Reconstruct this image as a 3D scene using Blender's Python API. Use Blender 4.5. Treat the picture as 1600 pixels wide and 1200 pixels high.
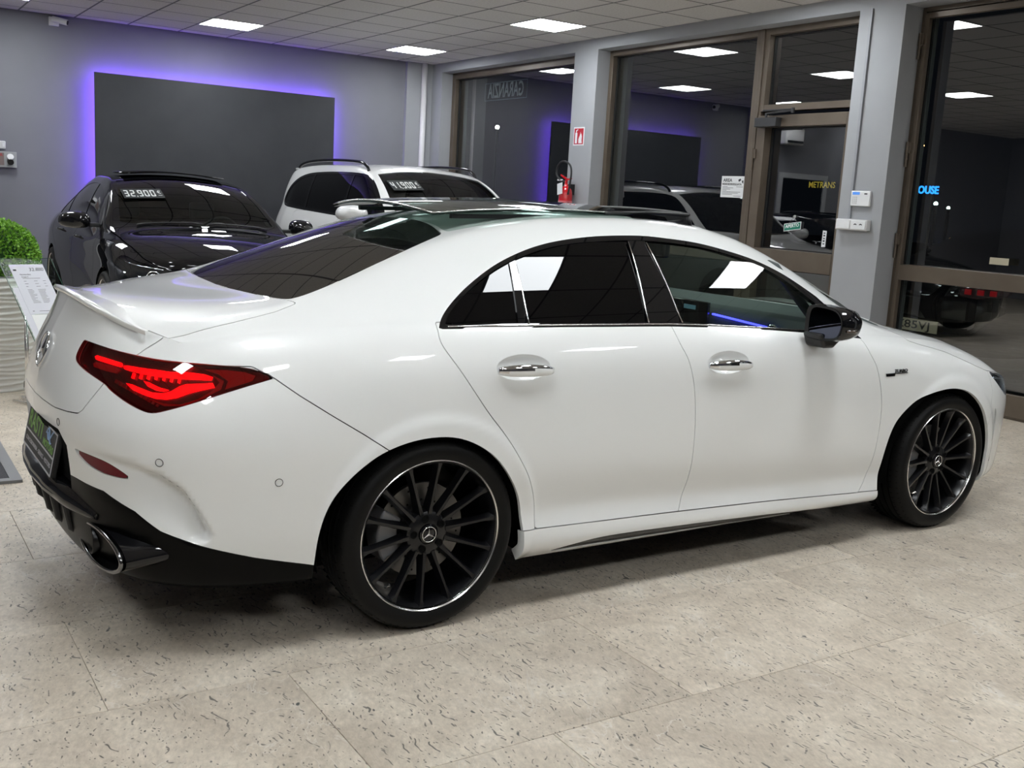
import bpy, bmesh, math, random
import numpy as np
from mathutils import Matrix, Vector

# ---------------------------------------------------------------- camera, world, lamps of the ceiling, exposure
SC = bpy.context.scene
for o in list(bpy.data.objects): bpy.data.objects.remove(o)
COL = SC.collection
CH, CEIL = 1.4231, 3.2414
yaw, pitch, roll = 0.5765725, 0.1748207, 0.0571217
_f = Vector((math.sin(yaw)*math.cos(pitch), math.cos(yaw)*math.cos(pitch), -math.sin(pitch)))
_r = Vector((math.cos(yaw), -math.sin(yaw), 0)); _u = _r.cross(_f)
_r, _u = _r*math.cos(roll) + _u*math.sin(roll), _u*math.cos(roll) - _r*math.sin(roll)
cam = bpy.data.cameras.new('camera'); camo = bpy.data.objects.new('camera', cam); COL.objects.link(camo)
cam.sensor_width = 36; cam.lens = 36.5586; cam.clip_start = .05; cam.clip_end = 200
camo.matrix_world = Matrix(((_r.x, _u.x, -_f.x, 0), (_r.y, _u.y, -_f.y, 0), (_r.z, _u.z, -_f.z, CH), (0, 0, 0, 1)))
SC.camera = camo
SC.view_settings.view_transform = 'Standard'; SC.view_settings.look = 'None'
SC.view_settings.gamma = 1; SC.view_settings.use_curve_mapping = False
SC.view_settings.exposure = 0.27
LED_POWER = 28.0                                    # radiance of the ceiling panels
BLUE_POWER = 62.0
wd = bpy.data.worlds.new('night'); SC.world = wd; wd.use_nodes = True
wd.node_tree.nodes['Background'].inputs[0].default_value = (.006, .007, .010, 1)
wd.node_tree.nodes['Background'].inputs[1].default_value = 0.5

# ---------------------------------------------------------------- materials
MATS = {}
def pm(name, col, rough=.5, metal=0., coat=0., spec=.5, emit=None, es=0., coat_rough=.03, bump=None, ior=1.5):
    m = bpy.data.materials.new(name); m.use_nodes = True
    b = m.node_tree.nodes['Principled BSDF']
    b.inputs['Base Color'].default_value = (*col, 1); b.inputs['Roughness'].default_value = rough
    b.inputs['Metallic'].default_value = metal; b.inputs['Coat Weight'].default_value = coat
    b.inputs['Coat Roughness'].default_value = coat_rough; b.inputs['Specular IOR Level'].default_value = spec
    b.inputs['IOR'].default_value = ior
    if emit: b.inputs['Emission Color'].default_value = (*emit, 1); b.inputs['Emission Strength'].default_value = es
    if bump:
        nt = m.node_tree; n = nt.nodes.new('ShaderNodeTexNoise'); n.inputs['Scale'].default_value = bump[0]; n.inputs['Detail'].default_value = 3
        tc = nt.nodes.new('ShaderNodeTexCoord'); nt.links.new(tc.outputs['Object'], n.inputs['Vector'])
        bp = nt.nodes.new('ShaderNodeBump'); bp.inputs['Strength'].default_value = bump[1]; bp.inputs['Distance'].default_value = bump[2]
        nt.links.new(n.outputs[0], bp.inputs['Height']); nt.links.new(bp.outputs[0], b.inputs['Normal'])
        # slight tone variation
        mx = nt.nodes.new('ShaderNodeMixRGB'); mx.blend_type = 'MULTIPLY'; mx.inputs[0].default_value = .25
        mx.inputs[1].default_value = (*col, 1); nt.links.new(n.outputs[0], mx.inputs[2]); nt.links.new(mx.outputs[0], b.inputs['Base Color'])
        b.inputs['Base Color'].default_value = (*col, 1)
    MATS[name] = m; return m
def thin_glass(name, tint, refl=1.0, ior=1.52, haze=0.0):
    m = bpy.data.materials.new(name); m.use_nodes = True; nt = m.node_tree
    for n in list(nt.nodes): nt.nodes.remove(n)
    out = nt.nodes.new('ShaderNodeOutputMaterial'); mix = nt.nodes.new('ShaderNodeMixShader')
    tr = nt.nodes.new('ShaderNodeBsdfTransparent'); tr.inputs[0].default_value = (*tint, 1)
    gl = nt.nodes.new('ShaderNodeBsdfGlossy'); gl.inputs['Roughness'].default_value = 0.0
    gl.inputs[0].default_value = (1, 1, 1, 1)
    ge = nt.nodes.new('ShaderNodeNewGeometry'); dt = nt.nodes.new('ShaderNodeVectorMath'); dt.operation = 'DOT_PRODUCT'
    nt.links.new(ge.outputs['Incoming'], dt.inputs[0]); nt.links.new(ge.outputs['Normal'], dt.inputs[1])
    def mth(op, a, b=None):
        n = nt.nodes.new('ShaderNodeMath'); n.operation = op
        for k, v in enumerate((a, b)):
            if v is None: continue
            if isinstance(v, (int, float)): n.inputs[k].default_value = v
            else: nt.links.new(v, n.inputs[k])
        return n
    f0 = ((ior-1)/(ior+1))**2
    c1 = mth('SUBTRACT', 1.0, mth('ABSOLUTE', dt.outputs['Value']).outputs[0]); p5 = mth('POWER', c1.outputs[0], 5.0)
    mu = mth('MULTIPLY', mth('ADD', mth('MULTIPLY', p5.outputs[0], 1-f0).outputs[0], f0).outputs[0], refl); mu.use_clamp = True
    nt.links.new(mu.outputs[0], mix.inputs[0])
    nt.links.new(tr.outputs[0], mix.inputs[1]); nt.links.new(gl.outputs[0], mix.inputs[2]); nt.links.new(mix.outputs[0], out.inputs[0])
    MATS[name] = m; return m
WHITE = pm('white paint', (.80, .81, .80), .35, 0, 1.0, .5, coat_rough=.012)
BLACKGL = pm('gloss black', (.005, .005, .006), .12, 0, 1.0, .0, coat_rough=.02)
BLACKPL = pm('black plastic', (.012, .012, .013), .45)
DARK = pm('dark cavity', (.004, .004, .004), .9, spec=.1)
PRIV = pm('privacy glass', (.0012, .0012, .0016), .0, 0, 0, .5, ior=1.34)
ROOFGL = pm('roof glass with painted reflection', (.42, .50, .46), .04, 0, 0, .5)  # pale green-grey base colour stands in for the bright wall reflected in the glass
REARGL = pm('rear glass', (.002, .002, .0025), .0, 0, 0, .5, ior=1.42)
SIDEGL = thin_glass('tinted side glass', (.58, .70, .65), 1.0, ior=1.36)
SUNGL = thin_glass('tinted sunroof glass', (.38, .44, .42), 1.0, ior=1.45)
LENSRED = thin_glass('red lamp lens', (.55, .02, .03), 1.1)
LENSCLEAR = thin_glass('clear lens', (.8, .85, .9), 1.0)
CHROME = pm('chrome', (.75, .76, .78), .06, 1.0)
SILVER = pm('machined aluminium', (.75, .74, .73), .22, 1.0)
RIMBLK = pm('satin black rim', (.004, .004, .005), .3, 0, .35, .3, coat_rough=.2)
RUBBER = pm('rubber', (.003, .003, .003), .5, spec=.2)
DISC = pm('brake steel', (.16, .155, .15), .42, 1.0)
CALIPER = pm('grey caliper', (.25, .25, .26), .4, .3)
LEDRED = pm('red led', (.5, .0, .01), .4, emit=(1, .012, .03), es=4.0)
REDDIM = pm('dim red', (.16, .004, .008), .3, emit=(1, .01, .02), es=.12)
HOUSRED = pm('dark red housing', (.05, .003, .005), .25, 0, .5)
REFLECTR = pm('red reflector', (.12, .004, .010), .2, spec=.3)
TEETH = pm('clear lens teeth', (.5, .42, .44), .1, .5)
SCREEN = pm('screen', (.01, .01, .012), .1, 0, 1)
AMBIENT = pm('ambient light strip', (.05, .05, .6), .4, emit=(.05, .05, 1), es=5.0)
DASH = pm('grey dashboard', (.05, .065, .065), .6, bump=(60, .2, .002))
SEAT = pm('black seat leather', (.012, .012, .013), .45, bump=(90, .2, .001))
SEATL = pm('grey seat shell', (.09, .11, .10), .5)
# ---------------------------------------------------------------- object helpers
def link(o, parent=None):
    COL.objects.link(o)
    if parent is not None: o.parent = parent
    return o
def obj(name, V, F, mat, parent=None, smooth=False, normals=None, bevel=0):
    me = bpy.data.meshes.new(name)
    me.from_pydata([tuple(map(float, v[:3])) for v in V], [], F); me.update()
    if mat: me.materials.append(mat)
    if smooth: me.polygons.foreach_set('use_smooth', [True]*len(me.polygons))
    if normals is not None: me.normals_split_custom_set_from_vertices([tuple(map(float, n)) for n in normals])
    o = bpy.data.objects.new(name, me); link(o, parent)
    if bevel:
        b = o.modifiers.new('bevel', 'BEVEL'); b.width = bevel; b.segments = 2; b.limit_method = 'ANGLE'; b.angle_limit = math.radians(40)
        me.polygons.foreach_set('use_smooth', [True]*len(me.polygons)); me.set_sharp_from_angle(angle=math.radians(35))
    return o
def tag(o, label=None, cat=None, group=None, kind=None):
    if label: o['label'] = label
    if cat: o['category'] = cat
    if group: o['group'] = group
    if kind: o['kind'] = kind
    return o
def empty(name, loc, rz=0, label=None, cat=None, group=None):
    o = bpy.data.objects.new(name, None); COL.objects.link(o); o.location = loc; o.rotation_euler = (0, 0, rz)
    o.empty_display_size = .1
    return tag(o, label, cat, group)
class MB:
    def __init__(s): s.V = []; s.F = []
    def add(s, V, F):
        n = len(s.V); s.V += [tuple(v) for v in V]; s.F += [tuple(i+n for i in f) for f in F]; return s
    def box(s, a, b):
        x0, y0, z0 = [min(p, q) for p, q in zip(a, b)]; x1, y1, z1 = [max(p, q) for p, q in zip(a, b)]
        return s.add([(x0,y0,z0),(x1,y0,z0),(x1,y1,z0),(x0,y1,z0),(x0,y0,z1),(x1,y0,z1),(x1,y1,z1),(x0,y1,z1)],
                     [(0,3,2,1),(4,5,6,7),(0,1,5,4),(1,2,6,5),(2,3,7,6),(3,0,4,7)])
    def prism(s, pts, off, d):
        """polygon pts (3-D) extruded by vector d"""
        n = len(pts); A = [tuple(np.add(p, off)) for p in pts]; B = [tuple(np.add(p, d)) for p in A]
        return s.add(A+B, [tuple(range(n))[::-1], tuple(range(n, 2*n))] + [(i, (i+1) % n, n+(i+1) % n, n+i) for i in range(n)])
    def tube(s, path, r, n=8, closed=False, taper=None, cap=True):
        P = [np.array(p, float) for p in path]; m = len(P); rings = []
        up = np.array((0, 0, 1.)); prev = None
        for i in range(m):
            a = P[(i-1) % m] if (closed or i > 0) else P[i]; b = P[(i+1) % m] if (closed or i < m-1) else P[i]
            t = b-a; t /= np.linalg.norm(t)+1e-12
            if prev is None:
                x = np.cross(t, up)
                if np.linalg.norm(x) < .1: x = np.cross(t, (1., 0, 0))
            else: x = prev - t*(prev@t)
            x /= np.linalg.norm(x); prev = x; y = np.cross(t, x)
            rr = r if taper is None else taper[i]
            rings.append([tuple(P[i] + rr*(math.cos(2*math.pi*k/n)*x + math.sin(2*math.pi*k/n)*y)) for k in range(n)])
        V = [v for g in rings for v in g]; F = []
        for i in range(m if closed else m-1):
            j = (i+1) % m
            F += [(i*n+k, i*n+(k+1) % n, j*n+(k+1) % n, j*n+k) for k in range(n)]
        if cap and not closed: F += [tuple(range(n))[::-1], tuple((m-1)*n+k for k in range(n))]
        return s.add(V, F)
    def lathe(s, prof, n=48, axis='y', c=(0, 0, 0), closed=False):
        V = []; m = len(prof)
        for k in range(n):
            a = 2*math.pi*k/n
            for r, h in prof:
                p = (r*math.cos(a), h, r*math.sin(a)) if axis == 'y' else ((r*math.cos(a), r*math.sin(a), h) if axis == 'z' else (h, r*math.cos(a), r*math.sin(a)))
                V.append(tuple(np.add(p, c)))
        F = []
        for k in range(n):
            q = (k+1) % n
            for i in range(m if closed else m-1):
                j = (i+1) % m
                F.append((k*m+i, k*m+j, q*m+j, q*m+i))
        return s.add(V, F)
    def build(s, name, mat, parent=None, smooth=False, bevel=0, auto=False):
        o = obj(name, s.V, s.F, mat, parent, smooth or auto, None, bevel)
        if auto: o.data.set_sharp_from_angle(angle=math.radians(35))
        return o
def fixn(o):
    bm = bmesh.new(); bm.from_mesh(o.data); bmesh.ops.recalc_face_normals(bm, faces=bm.faces); bm.to_mesh(o.data); bm.free(); return o
def text(name, body, size, mat, parent, M, depth=.0008, width=None, bold=0.0, space=1.0, align='CENTER'):
    """flat lettering; M is a 4x4 giving origin and axes (x right, y up, z out)"""
    cu = bpy.data.curves.new(name, 'FONT'); cu.body = body; cu.size = size; cu.extrude = depth; cu.align_x = align; cu.align_y = 'CENTER'
    cu.offset = bold; cu.space_character = space; cu.resolution_u = 3
    t = bpy.data.objects.new(name, cu); COL.objects.link(t)
    dg = bpy.context.evaluated_depsgraph_get(); me = bpy.data.meshes.new_from_object(t.evaluated_get(dg)); bpy.data.objects.remove(t)
    if width:
        xs = [v.co.x for v in me.vertices]; k = width/(max(xs)-min(xs))
        for v in me.vertices: v.co.x *= k
    me.transform(M); me.materials.clear(); me.materials.append(mat)
    o = bpy.data.objects.new(name, me); link(o, parent); return o
def axes(o, x, y, z=None):
    x = Vector(x).normalized(); y = Vector(y); y = (y - x*y.dot(x)).normalized(); z = x.cross(y)
    return Matrix(((x.x, y.x, z.x, o[0]), (x.y, y.y, z.y, o[1]), (x.z, y.z, z.z, o[2]), (0, 0, 0, 1)))
# ---------------------------------------------------------------- surface maths
def pchip(kx, ky):
    kx = np.asarray(kx, float); ky = np.asarray(ky, float)
    h = np.diff(kx); d = np.diff(ky) / h
    m = np.zeros(len(kx))
    for i in range(1, len(kx) - 1):
        if d[i-1] * d[i] > 0:
            w1 = 2*h[i] + h[i-1]; w2 = h[i] + 2*h[i-1]
            m[i] = (w1 + w2) / (w1/d[i-1] + w2/d[i])
    m[0] = d[0]; m[-1] = d[-1]
    def f(x):
        x = np.asarray(x, float)
        i = np.clip(np.searchsorted(kx, x) - 1, 0, len(kx) - 2)
        t = (x - kx[i]) / h[i]
        t2 = t*t; t3 = t2*t
        y = (2*t3-3*t2+1)*ky[i] + (t3-2*t2+t)*h[i]*m[i] + (-2*t3+3*t2)*ky[i+1] + (t3-t2)*h[i]*m[i+1]
        y = np.where(x < kx[0], ky[0] + (x-kx[0])*m[0], y)
        y = np.where(x > kx[-1], ky[-1] + (x-kx[-1])*m[-1], y)
        return y
    return f
def guide(pts, sig=0.05):
    a = sorted(pts); f = pchip([p[0] for p in a], [p[1] for p in a])
    lo, hi = a[0][0], a[-1][0]
    def g(u):
        u = np.asarray(u, float)
        s = np.minimum(sig, np.maximum(0, np.minimum(u - lo, hi - u)) * 0.4)
        acc = 0; W = 0
        for k in range(-6, 7):
            w = math.exp(-0.5 * (k/2.4)**2); acc = acc + w * f(u + s*k/2.4); W += w
        return acc / W
    return g
def catmull(P, n_per):
    """P: (rows, cols, 3) control rows -> dense rows by centripetal-like interpolation"""
    R = P.shape[0]
    ext = np.concatenate([2*P[:1]-P[1:2], P, 2*P[-1:]-P[-2:-1]], 0)
    L = np.sqrt(np.linalg.norm(np.diff(ext, axis=0), axis=2) + 1e-9)
    out = []
    for i in range(R-1):
        p0, p1, p2, p3 = ext[i], ext[i+1], ext[i+2], ext[i+3]
        a, b, c = L[i], L[i+1], L[i+2]
        m1 = b[:, None]*((p1-p0)/a[:, None] - (p2-p0)/(a+b)[:, None] + (p2-p1)/b[:, None])
        m2 = b[:, None]*((p2-p1)/b[:, None] - (p3-p1)/(b+c)[:, None] + (p3-p2)/c[:, None])
        n = n_per[i]
        for k in range(n):
            t = k/n; t2 = t*t; t3 = t2*t
            out.append((2*t3-3*t2+1)*p1 + (t3-2*t2+t)*m1 + (-2*t3+3*t2)*p2 + (t3-t2)*m2)
    out.append(P[-1])
    return np.array(out)
def smooth_rows(G, it, keep=()):
    for _ in range(it):
        H = G.copy(); H[1:-1] = 0.25*G[:-2] + 0.5*G[1:-1] + 0.25*G[2:]
        for k in keep: H[k] = G[k]
        G = H
    return G
def grid_normals(G):
    du = np.gradient(G, axis=1); dv = np.gradient(G, axis=0)
    n = np.cross(dv, du); n /= np.linalg.norm(n, axis=2, keepdims=True) + 1e-12
    return n
class Msh:
    """polygon soup with per-vertex attributes: 0:3 position, 3:6 normal, 6 u, 7 side flag"""
    def __init__(s, V, F): s.V = V; s.F = F
def grid_mesh(G, u):
    n = grid_normals(G); R, C = G.shape[:2]
    V = np.concatenate([G, n, np.broadcast_to(u[None, :, None], (R, C, 1))], 2).reshape(-1, 7)
    i = np.arange(R-1)[:, None]*C + np.arange(C-1)[None, :]
    i = i.ravel()
    F = np.stack([i, i+1, i+C+1, i+C], 1)
    return Msh(V, [tuple(f) for f in F.tolist()])
def clip(m, f):
    """split by scalar field f(V)->array ; returns (inside f<0, outside f>=0)"""
    s = f(m.V); V = [*m.V]; ins, out = [], []; cache = {}
    neg = s < 0
    def cross(a, b):
        k = (a, b) if a < b else (b, a)
        if k in cache: return cache[k]
        va, vb = m.V[k[0]], m.V[k[1]]; sa, sb = s[k[0]], s[k[1]]
        t = sa/(sa-sb); lo, hi, slo, shi = 0.0, 1.0, sa, sb
        for _ in range(4):
            q = va + (vb-va)*t; sq = float(f(q[None])[0])
            if (sq < 0) == (slo < 0): lo, slo = t, sq
            else: hi, shi = t, sq
            t = lo + (hi-lo)*(slo/(slo-shi) if slo != shi else .5)
        V.append(va + (vb-va)*t); cache[k] = len(V)-1
        return cache[k]
    for fc in m.F:
        c = sum(bool(neg[i]) for i in fc)
        if c == len(fc): ins.append(fc)
        elif c == 0: out.append(fc)
        else:
            pi, po = [], []; n = len(fc)
            for j in range(n):
                a, b = fc[j], fc[(j+1) % n]
                (pi if neg[a] else po).append(a)
                if neg[a] != neg[b]:
                    x = cross(a, b); pi.append(x); po.append(x)
            if len(pi) > 2: ins.append(tuple(pi))
            if len(po) > 2: out.append(tuple(po))
    V = np.array(V)
    return compact(Msh(V, ins)), compact(Msh(V, out))
def compact(m):
    if not m.F: return Msh(np.zeros((0, m.V.shape[1])), [])
    used = np.unique(np.concatenate([np.array(f) for f in m.F]))
    r = -np.ones(len(m.V), int); r[used] = np.arange(len(used))
    return Msh(m.V[used], [tuple(int(r[i]) for i in f) for f in m.F])
def join(a, b):
    n = len(a.V); return Msh(np.concatenate([a.V, b.V]), a.F + [tuple(i+n for i in f) for f in b.F])
def mirror(m):
    V = m.V.copy(); V[:, 1] *= -1; V[:, 4] *= -1
    return Msh(V, [f[::-1] for f in m.F])
def weld(m, eps=1e-4):
    key = np.round(m.V[:, :3]/eps).astype(np.int64)
    _, idx, inv = np.unique(key, axis=0, return_index=True, return_inverse=True)
    inv = inv.ravel(); F = []
    for f in m.F:
        g = [int(inv[i]) for i in f]; g = [g[k] for k in range(len(g)) if g[k] != g[k-1]]
        if len(g) > 2: F.append(tuple(g))
    return compact(Msh(m.V[idx], F))
def poly_sdf(P):
    """signed distance (negative inside) to closed polygon in 2-D"""
    P = np.asarray(P, float); P = P[np.linalg.norm(P-np.roll(P, 1, 0), axis=1) > 1e-6]; Q = np.roll(P, -1, 0)
    def f(X):
        X = np.asarray(X, float)[:, None, :]; e = (Q-P)[None]; w = X - P[None]
        t = np.clip((w*e).sum(2)/(e*e).sum(2), 0, 1)
        d = np.sqrt((((w - e*t[..., None])**2).sum(2)).min(1))
        c1 = (X[..., 1] >= P[None, :, 1]); c2 = (X[..., 1] < Q[None, :, 1])
        cr = e[..., 0]*w[..., 1] - e[..., 1]*w[..., 0]
        up = (c1 & c2 & (cr > 0)); dn = (~c1 & ~c2 & (cr < 0))
        wn = up.sum(1) - dn.sum(1)
        return np.where(wn != 0, -d, d)
    return f
def spline(P, n=10, closed=False):
    P = np.asarray(P, float)
    E = np.concatenate([P[-1:], P, P[:2]]) if closed else np.concatenate([2*P[:1]-P[1:2], P, 2*P[-1:]-P[-2:-1]])
    o = []; N = len(P) if closed else len(P)-1
    for i in range(N):
        a, b, c, d = E[i:i+4]
        for k in range(n):
            t = k/n
            o.append(0.5*((2*b)+(c-a)*t+(2*a-5*b+4*c-d)*t*t+(-a+3*b-3*c+d)*t**3))
    if not closed: o.append(P[-1])
    return np.array(o)
def sstep(a, b, x):
    t = np.clip((x-a)/(b-a), 0, 1); return t*t*(3-2*t)

# ---------------------------------------------------------------- white coupe body
def coupe_surface():
    plan = spline([(-1.058, 0), (-1.05, .2), (-1.03, .38), (-.985, .56), (-.905, .71), (-.78, .815), (-.62, .872), (-.4, .9),
                   (-.2, .910), (0, .914), (.5, .910), (1.2, .907), (2.0, .909), (2.45, .914), (2.73, .916), (3.0, .905),
                   (3.2, .868), (3.36, .79), (3.475, .66), (3.55, .47), (3.59, .24), (3.6, 0)], 24)
    seg = np.linalg.norm(np.diff(plan, axis=0), axis=1); s = np.r_[0, np.cumsum(seg)]
    i0 = np.argmin(np.abs(plan[:, 0] + .4)); s = s - s[i0] - .4
    u0, u1 = s[0], s[-1]
    uc = -.86                                     # ring column where the lip of the boot lid ends
    nring = 64; nside = 420
    U = np.r_[np.linspace(u0, uc, nring, endpoint=False), np.linspace(uc, u1, nside)]
    px = np.interp(U, s, plan[:, 0]); pw = np.interp(U, s, plan[:, 1])
    for _ in range(6):
        a, b = px.copy(), pw.copy()
        px[1:-1] = .25*a[:-2]+.5*a[1:-1]+.25*a[2:]; pw[1:-1] = .25*b[:-2]+.5*b[1:-1]+.25*b[2:]
    tx = np.gradient(px); tw = np.gradient(pw); L = np.hypot(tx, tw); tx /= L; tw /= L
    tx[0] = 0; tw[0] = 1; tx[-1] = 0; tw[-1] = -1
    nx, nw = tw, -tx                              # inward direction
    E = u1
    # rows: (z guide, inset guide)
    rows = [
     ([(-1.6,.20),(-.9,.20),(-.4,.19),(.3,.185),(2.3,.175),(3,.17),(E,.17)], [(-1.6,.10),(-1.0,.08),(-.4,.06),(.3,.06),(2.3,.06),(3,.07),(E,.12)]),
     ([(-1.6,.26),(-.9,.25),(-.4,.235),(.3,.23),(2.3,.205),(3,.21),(E,.21)], [(-1.6,.05),(-1.0,.045),(-.4,.022),(.3,.012),(2.3,.010),(3,.02),(E,.06)]),
     ([(-1.6,.33),(-.9,.32),(-.4,.31),(.3,.30),(2.3,.245),(3,.27),(E,.28)], [(-1.6,.03),(-1.0,.026),(-.4,.014),(.3,.012),(1,.014),(2.3,.012),(3,.012),(E,.03)]),
     ([(-1.6,.40),(-.9,.385),(-.4,.37),(.3,.36),(2.3,.31),(3,.34),(E,.36)], [(-1.6,.022),(-1.0,.018),(-.4,.008),(.3,.020),(1,.026),(2.3,.018),(3,.008),(E,.015)]),
     ([(-1.6,.47),(-.9,.46),(-.4,.45),(.3,.43),(2.3,.36),(3,.42),(E,.45)], [(-1.6,.018),(-1.0,.014),(-.4,.004),(.3,.012),(1,.016),(2.3,.010),(3,.004),(E,.005)]),
     ([(-1.6,.53),(-.9,.52),(-.4,.51),(.3,.50),(2.3,.415),(3,.49),(E,.52)], [(-1.6,.014),(-1.0,.010),(-.4,.002),(.3,.003),(1,.003),(2.3,.003),(3,.002),(E,.0)]),
     ([(-1.6,.60),(-.9,.60),(-.4,.58),(.3,.57),(2.3,.52),(3,.56),(E,.57)], [(-1.6,.004),(-1.0,.002),(-.4,.0),(.3,.0),(1,.0),(2.3,.0),(3,.0),(E,.005)]),
     ([(-1.6,.665),(-.9,.69),(-.4,.66),(.3,.67),(2.3,.64),(3,.64),(E,.61)], [(-1.6,.0),(-1.0,.0),(-.4,.0),(.3,.002),(1,.002),(2.3,.002),(3,.008),(E,.02)]),
     ([(-1.6,.75),(-.9,.77),(-.4,.76),(.3,.78),(2.3,.74),(3,.71),(E,.64)], [(-1.6,.016),(-1.0,.022),(-.4,.010),(.3,.006),(1,.006),(2.3,.006),(3,.026),(E,.05)]),
     ([(-1.6,.84),(-.9,.84),(-.6,.85),(-.4,.86),(.3,.87),(2.3,.82),(3,.77),(3.4,.70),(E,.655)], [(-1.6,.040),(-1.0,.055),(-.6,.040),(-.4,.030),(.3,.016),(1,.014),(2.3,.018),(3,.055),(E,.09)]),
     ([(-1.6,.93),(-1.2,.92),(-.9,.905),(-.6,.93),(-.4,.945),(0,.95),(.3,.945),(1,.935),(2.0,.895),(2.3,.878),(3,.81),(3.4,.73),(E,.67)], [(-1.6,.078),(-1.0,.095),(-.8,.085),(-.6,.074),(-.4,.062),(0,.050),(.3,.040),(1,.036),(2.0,.038),(2.3,.044),(3,.105),(3.3,.13),(E,.14)]),
     ([(-1.6,1.02),(-.86,.955),(-.6,.985),(-.4,1.0),(-.2,1.010),(0,1.012),(.3,1.005),(1,.993),(1.5,.968),(2.0,.936),(2.3,.918),(2.6,.895),(3,.838),(3.4,.745),(E,.68)],
      [(-1.6,.12),(-.86,.125),(-.6,.122),(-.4,.115),(-.2,.105),(0,.092),(.3,.080),(1,.072),(2.0,.080),(2.3,.095),(2.6,.12),(3,.18),(3.4,.20),(E,.20)]),
    ]
    r16w = guide([(-.86,.60),(-.6,.605),(-.38,.60),(-.2,.585),(0,.562),(.25,.535),(.5,.535),(1.0,.55),(1.5,.56),(1.75,.565),(2.0,.60),(2.2,.645),(2.4,.70),(2.7,.70),(3.0,.66),(3.4,.52),(E,.3)], .06)
    r16z = guide([(-.86,.985),(-.6,1.03),(-.38,1.068),(-.2,1.125),(0,1.20),(.25,1.288),(.5,1.338),(.75,1.360),(1.0,1.366),(1.2,1.362),(1.4,1.344),(1.6,1.306),(1.8,1.24),(2.0,1.145),(2.2,1.025),(2.35,.962),(2.5,.932),(2.7,.905),(3.0,.855),(3.25,.79),(3.4,.74),(E,.66)], .05)
    czg = guide([(-.86,1.025),(-.7,1.035),(-.5,1.045),(-.40,1.062),(-.2,1.145),(0,1.228),(.2,1.297),(.35,1.337),(.5,1.366),(.8,1.402),(1.1,1.414),(1.4,1.405),(1.6,1.378),(1.8,1.325),(2.0,1.25),(2.2,1.16),(2.4,1.06),(2.52,.99),(2.65,.945),(2.9,.905),(3.15,.862),(3.35,.80),(3.5,.74),(E,.66)], .05)
    Z = [guide(r[0])(U) for r in rows]; I = [guide(r[1], .08)(U) for r in rows]
    Z = [np.array(z) for z in Z]; I = [np.array(i) for i in I]
    # boot-lid lip curve (lateral position -> x, z)
    lipx = guide([(0,-.938),(.2,-.932),(.4,-.905),(.55,-.862),(.66,-.815),(.78,-.76)], .04)
    lipz = guide([(0,1.030),(.2,1.024),(.4,1.006),(.55,.986),(.66,.972),(.78,.955)], .04)
    ringcols = np.arange(nring+1)
    P = np.zeros((len(rows)+1, len(U), 3))
    for k in range(len(rows)):
        P[k, :, 0] = px + nx*I[k]; P[k, :, 1] = pw + nw*I[k]; P[k, :, 2] = Z[k]
    c = nring
    w11 = P[11, c, 1]; sx = P[11, c, 0] - lipx(w11); sz = P[11, c, 2] - lipz(w11)
    yy = w11*(U[:nring+1]-u0)/(U[nring]-u0)
    fade = sstep(.45, 1, yy/w11)
    P[11, :nring+1, 0] = lipx(yy) + sx*fade; P[11, :nring+1, 1] = yy; P[11, :nring+1, 2] = lipz(yy) + sz*fade
    # top guides for side columns
    Us = U[c:]; ns = len(Us)
    w16 = r16w(Us); z16 = r16z(Us); cz = czg(Us); x0 = px[c:] + nx[c:]*I[11][c:]
    xs = P[11, c:, 0]
    base = P[11, c:]
    T = []
    for t, b in ((.10,.000),(.35,.012),(.65,.016),(.88,.010)):
        w = base[:, 1] + (w16-base[:, 1])*t; z = base[:, 2] + (z16-base[:, 2])*t
        gh = sstep(0, .15, z16-base[:, 2])
        T.append(np.stack([xs, w + b*gh, z + b*.6*gh], 1))
    T.append(np.stack([xs, w16, z16], 1))
    for q in (.93,.8,.6,.4,.2,0.0):
        w = w16*q; zz = z16 + (cz - z16)*(1-q*q)**.9
        T.append(np.stack([xs, w, zz], 1))
    T = np.array(T)
    # first stations follow the lip curve; blend over 0.35 m
    k = 1 - sstep(0, .42, Us-Us[0])
    dw = T[:, 0, 1]
    lx = lipx(dw) + sx*sstep(.45, 1, dw/w11); lz = lipz(dw) + sz*sstep(.45, 1, dw/w11)
    T[:, :, 0] += k[None, :]*(lx - T[:, 0, 0])[:, None]
    k2 = 1 - sstep(0, .20, Us-Us[0])
    T[:, :, 2] += k2[None, :]*(lz - T[:, 0, 2])[:, None]
    # front taper of top rows on the nose: x follows the plan
    side = np.concatenate([P[:12, c:], T], 0)
    P[12, c:] = T[0]
    ph = P[11, :c].copy(); ph[:, 2] += .012; ph[:, 0] += -.008
    f2 = sstep(.5, 1, yy[:c]/w11)[:, None]
    d12 = T[0, 0] - P[11, c]
    P[12, :c] = ph*(1-f2) + (P[11, :c] + d12)*f2
    nper = [6,6,6,6,6,6,6,7,7,7,7,6]
    ring = catmull(P, nper)
    nr = sum(nper[:11]) + 1
    ring = ring[:nr, :c+1]
    nper2 = [6,6,6,6,6,6,6,7,7,7,7] + [4,9,9,8,5] + [6,8,10,10,10,10]
    sg = catmull(side, nper2)
    def press(G):
        return G
    sg2 = smooth_rows(sg, 5)
    wgt = sstep(nr+3, nr+9, np.arange(sg2.shape[0]))[:, None, None]
    for _ in range(26):
        Hh = sg2.copy(); Hh[1:-1] = .25*sg2[:-2]+.5*sg2[1:-1]+.25*sg2[2:]; sg2 = sg2 + wgt*(Hh-sg2)
    full = np.concatenate([ring[:, :-1], sg[:nr]], 1)
    fs = smooth_rows(full, 5); fs[-1, :c] = full[-1, :c]; 
    ringS = np.concatenate([fs[:, :c], sg2[:nr, :1]], 1)
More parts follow.
